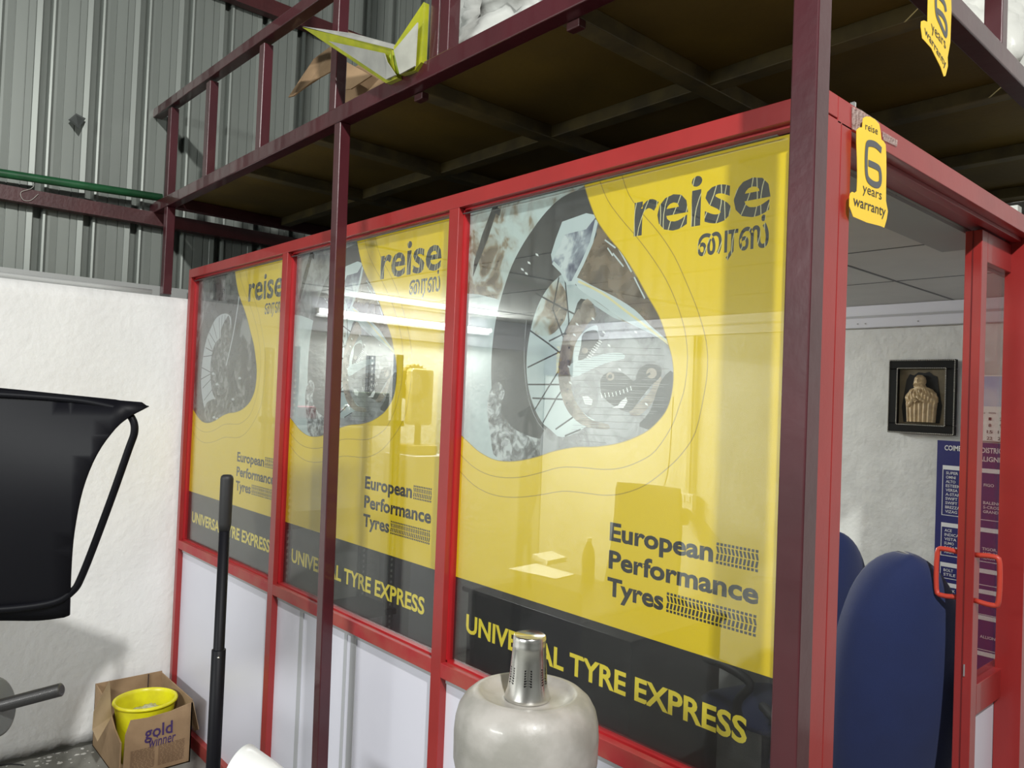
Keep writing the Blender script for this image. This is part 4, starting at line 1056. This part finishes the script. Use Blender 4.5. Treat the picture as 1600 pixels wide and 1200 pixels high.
# office chairs
def office_chair(name, c, face, m, label, width=.46, h0=.52, h1=1.12, mesh=False, thick=.07):
    root = empty(name, (0, 0, 0)); P = []
    # back: rounded shell
    bm = bmesh.new(); nu, nv = 20, 20; fr_, bk_ = [], []
    for j in range(nv+1):
        v = math.sin(j/nv*PI/2); z_ = h0+(h1-h0)*v
        if mesh: w2 = width/2*(1.0-.12*v)*(1 if v < .97 else .97)
        else:
            q_ = max(0.0, (v-.40)/.60)
            w2 = width/2*math.sqrt(max(.0015, 1-q_**2.8))*(.80+.20*math.sin(min(1, v*1.6+.15)*PI/2))
        lean = -.10*v-.04*math.sin(v*PI)
        ra, rb = [], []
        for i in range(nu+1):
            u_ = -1+2*i/nu
            curve = .05*u_*u_
            e = math.sqrt(max(0, 1-abs(u_)**5))*(math.sqrt(max(0, 1-abs(2*v-1)**7)))
            ra.append(bm.verts.new((u_*w2, lean+curve+thick/2*e, z_))); rb.append(bm.verts.new((u_*w2, lean+curve-thick/2*e, z_)))
        fr_.append(ra); bk_.append(rb)
    for j in range(nv):
        for i in range(nu):
            bm.faces.new((fr_[j][i], fr_[j][i+1], fr_[j+1][i+1], fr_[j+1][i])); bm.faces.new((bk_[j][i], bk_[j+1][i], bk_[j+1][i+1], bk_[j][i+1]))
    bmesh.ops.remove_doubles(bm, verts=bm.verts, dist=.0005)
    P.append(finish('backrest', bm, m, None, smooth=True))
    bm = bmesh.new(); bmesh.ops.create_uvsphere(bm, u_segments=24, v_segments=12, radius=1)
    for v in bm.verts:
        x, y, z_ = v.co; s = 1/max(abs(x), abs(y), 1e-6)*math.hypot(x, y) if math.hypot(x, y) > 1e-6 else 1; s = min(s, 1.22)
        v.co = (x*.24*s, .24+y*.24*s, .47+z_*.05)
    P.append(finish('seat', bm, m, None, smooth=True))
    P.append(tb('back_stem', [(0, .10, .42), (0, -.06, .44), (0, -.10, .6)], .02, BLKM)); P.append(tb('gas_column', [(0, .24, .08), (0, .24, .43)], .025, BLKM))
    for k in range(5):
        a_ = 2*PI*k/5; P.append(tb('base_leg', [(0, .24, .09), (.28*math.cos(a_), .24+.28*math.sin(a_), .06)], [.025, .015], BLKM))
        bm = bmesh.new(); bmesh.ops.create_uvsphere(bm, u_segments=10, v_segments=8, radius=.028, matrix=Matrix.Translation((.28*math.cos(a_), .24+.28*math.sin(a_), .028))); P.append(finish('castor', bm, BLKM, None, smooth=True))
    for s in (-1, 1):
        P.append(tb('armrest', smoothpoly([(s*.24, .15, .45), (s*.30, .12, .58), (s*.30, .05, .68), (s*.29, .20, .70), (s*.28, .34, .69)], 4, False), .018, BLKM))
    for o in P: o.parent = root
    root.location = c; root.rotation_euler = (0, 0, face)
    tag(root, label, 'chair'); return root
CH_ = at(1400, 1060, 2.45)
office_chair('office_chair', (CH_.x-.03, CH_.y+.02, 0), math.radians(50), BLUEF, 'blue fabric office chair with rounded back, nearest in the office doorway', .44, .47, 1.345, thick=.13)
office_chair('office_chair', (2.71, 1.66, 0), math.radians(75), BLUEF, 'blue fabric office chair half hidden behind the red door post, left of the other', .46, .5, 1.30, thick=.10)
office_chair('mesh_chair', (1.36, 2.22, 0), math.radians(190), mat('dark_mesh', (.02, .02, .022), .7), 'dark high backed mesh office chair behind the desk', .50, .55, 1.30, mesh=True, thick=.04)
# grey printer-like box at the doorway bottom
gb = empty('desk_machine', (3.23, 1.75, 0)); HP = []
GR = mat('beige_plastic', (.36, .36, .31), .45)
bc = at(1488, 1160, 3.3)
HP.append(bx('machine_body', (bc.x-.09, bc.x+.12, bc.y-.08, bc.y+.15, bc.z-.10, bc.z+.0), mat('grey_plastic', (.16, .16, .15), .5), None, .02))
HP.append(bx('machine_lid', (bc.x-.08, bc.x+.12, bc.y-.06, bc.y+.15, bc.z+.002, bc.z+.075), GR, None, .025))
HP.append(bx('machine_rim', (bc.x-.095, bc.x+.125, bc.y-.085, bc.y+.155, bc.z-.012, bc.z+.004), GR, None, .005))
HP.append(bx('machine_stand', (bc.x-.05, bc.x+.10, bc.y, bc.y+.12, 0, bc.z-.10), BLKM))
adopt(gb, *HP); tag(gb, 'beige and grey rounded desk machine behind the sliding door stile, low right', 'machine')

# shelf rack with items, seen through the middle bay
rk = empty('shelf_rack', (.33, 1.0, 0)); HP = []
SL = mat('slotted_grey', (.22, .23, .25), .5, metal=.3)
for y in (.42, 1.08):
    for x in (.09, .40):
        bm = bmesh.new(); box(bm, x, x+.004, y, y+.045, 0, 2.02); box(bm, x-.035, x+.004, y, y+.004, 0, 2.02)
        HP.append(finish('slotted_upright', bm, SL))
        bm = bmesh.new()
        for k in range(60): box(bm, x+.0042, x+.005, y+.016, y+.028, .05+k*.033, .065+k*.033)
        HP.append(finish('upright_slots', bm, INK))
for z_ in (.5, 1.05, 1.60): HP.append(bx('shelf_board', (.06, .43, .40, 1.13, z_, z_+.03), BLKM))
adopt(rk, *HP); tag(rk, 'slotted steel shelf rack against the left inner office wall', 'rack')
def onS(px, py): return hit(px, py, 0, .30)
o = bx('red_box', (.22, .36, .46, .60, 1.631, 1.70), mat('red_box', (.45, .02, .05), .5), None, .01); tag(o, 'small red box on the upper shelf of the rack', 'box')
sp_ = empty('desk_speaker', (.30, .77, 1.63)); a1 = bx('speaker_body', (.24, .35, .73, .83, 1.631, 1.80), BLACK, None, .012)
bm = bmesh.new(); bmesh.ops.create_uvsphere(bm, u_segments=16, v_segments=10, radius=.032, matrix=Matrix.Translation((.352, .78, 1.69))); a2 = finish('speaker_cone', bm, CHROME, None, smooth=True); adopt(sp_, a1, a2); tag(sp_, 'black desk speaker with round silver cone on the rack shelf', 'speaker')
o = bx('green_carton', (.22, .37, .90, 1.06, 1.631, 1.79), mat('green_box', (.06, .12, .02), .5), None, .004); tag(o, 'dark green carton on the rack shelf right of the speaker', 'box')
# trophy
tp = empty('trophy', (.30, 1.30, 0)); HP = []
AM = mat('amber_clear', (.42, .34, .16), .2, see=.3, coat=.5); AMD = mat('amber_dark', (.22, .16, .06), .4)
HP.append(bx('pedestal', (.12, .46, 1.20, 1.50, 0, 1.42), LAM)); 
bm = bmesh.new(); box(bm, .24, .32, 1.25, 1.42, 1.60, 1.95); HP.append(finish('glass_block', bm, AM, None, .02))
bm = bmesh.new()
ringp = []
for k in range(48):
    a_ = 2*PI*k/48; r_ = .115+(.008 if k % 2 else -.004); ringp.append((a_, r_))
fr2 = [bm.verts.new((.20, 1.335+r_*math.cos(a_), 1.86+r_*math.sin(a_))) for a_, r_ in ringp]; in2 = [bm.verts.new((.20, 1.335+.075*math.cos(a_), 1.86+.075*math.sin(a_))) for a_, r_ in ringp]
fr3 = [bm.verts.new((.235, 1.335+r_*math.cos(a_), 1.86+r_*math.sin(a_))) for a_, r_ in ringp]; in3 = [bm.verts.new((.235, 1.335+.075*math.cos(a_), 1.86+.075*math.sin(a_))) for a_, r_ in ringp]
for k in range(48):
    q = (k+1) % 48
    bm.faces.new((fr3[k], fr3[q], in3[q], in3[k])); bm.faces.new((fr2[k], in2[k], in2[q], fr2[q])); bm.faces.new((fr2[k], fr2[q], fr3[q], fr3[k])); bm.faces.new((in2[k], in3[k], in3[q], in2[q]))
HP.append(finish('tyre_ring', bm, AMD)); HP.append(tb('trophy_stem', [(.28, 1.335, 1.47), (.28, 1.335, 1.62)], .02, AMD)); HP.append(bx('trophy_base', (.18, .38, 1.25, 1.42, 1.421, 1.48), AMD, None, .01))
adopt(tp, *HP); tag(tp, 'tyre ringed clear trophy on a pedestal, seen through the middle bay', 'trophy')

o = tb('hanging_wire', smoothpoly([tuple(hit(a, b, 1, 2.60)) for a, b in ((1052, 620), (1048, 690), (1042, 745), (1028, 775), (1005, 805), (990, 835))], 4, False), .003, BLKM, seg=6)
tag(o, 'thin dark wire hanging down the back wall left of the switch board', 'wire')
# ---- pieces that sit on a part go one level below it
NEST = {'rivet': 'lower_sleeve', 'hood_frame': 'hood_sheet', 'hood_rim': 'hood_sheet', 'switch': 'board_box', 'bottle_cap': 'bottle_body',
        'speaker_cone': 'speaker_body', 'upright_slots': 'slotted_upright', 'lamp_cap': 'lamp_batten', 'beaded_edge': 'frame', 'recess': 'backing',
        'carved_hand': 'robed_figure', 'door_seam': 'door_frame', 'door_handle': 'door_frame', 'latch_plate': 'door_frame', 'castor': 'base_leg',
        'calendar_picture': 'calendar_sheet', 'calendar_dates': 'calendar_sheet', 'chart_boxes': 'chart_board', 'chart_rules': 'chart_board',
        'carton_print': 'carton_body', 'small_print': 'carton_body', 'slit': 'carton_body', 'banner_text': 'banner_sheet', 'star_panel': 'star_point', 'etched_bands': 'tumbler_body'}
def base(o): return o.name.split('.')[0]
for root in [o for o in COL.objects if o.parent is None and o.children]:
    kids = sorted(root.children, key=lambda q: q.name); seen = {}
    for c in kids:
        b_ = base(c)
        if b_ in NEST:
            ps_ = [k for k in kids if base(k) == NEST[b_]]
            if ps_:
                i = seen.get(b_, 0); seen[b_] = i+1; pr = ps_[min(i, len(ps_)-1)]
                inv = c.matrix_parent_inverse.copy(); c.parent = pr
                c.matrix_parent_inverse = Matrix.Identity(4)
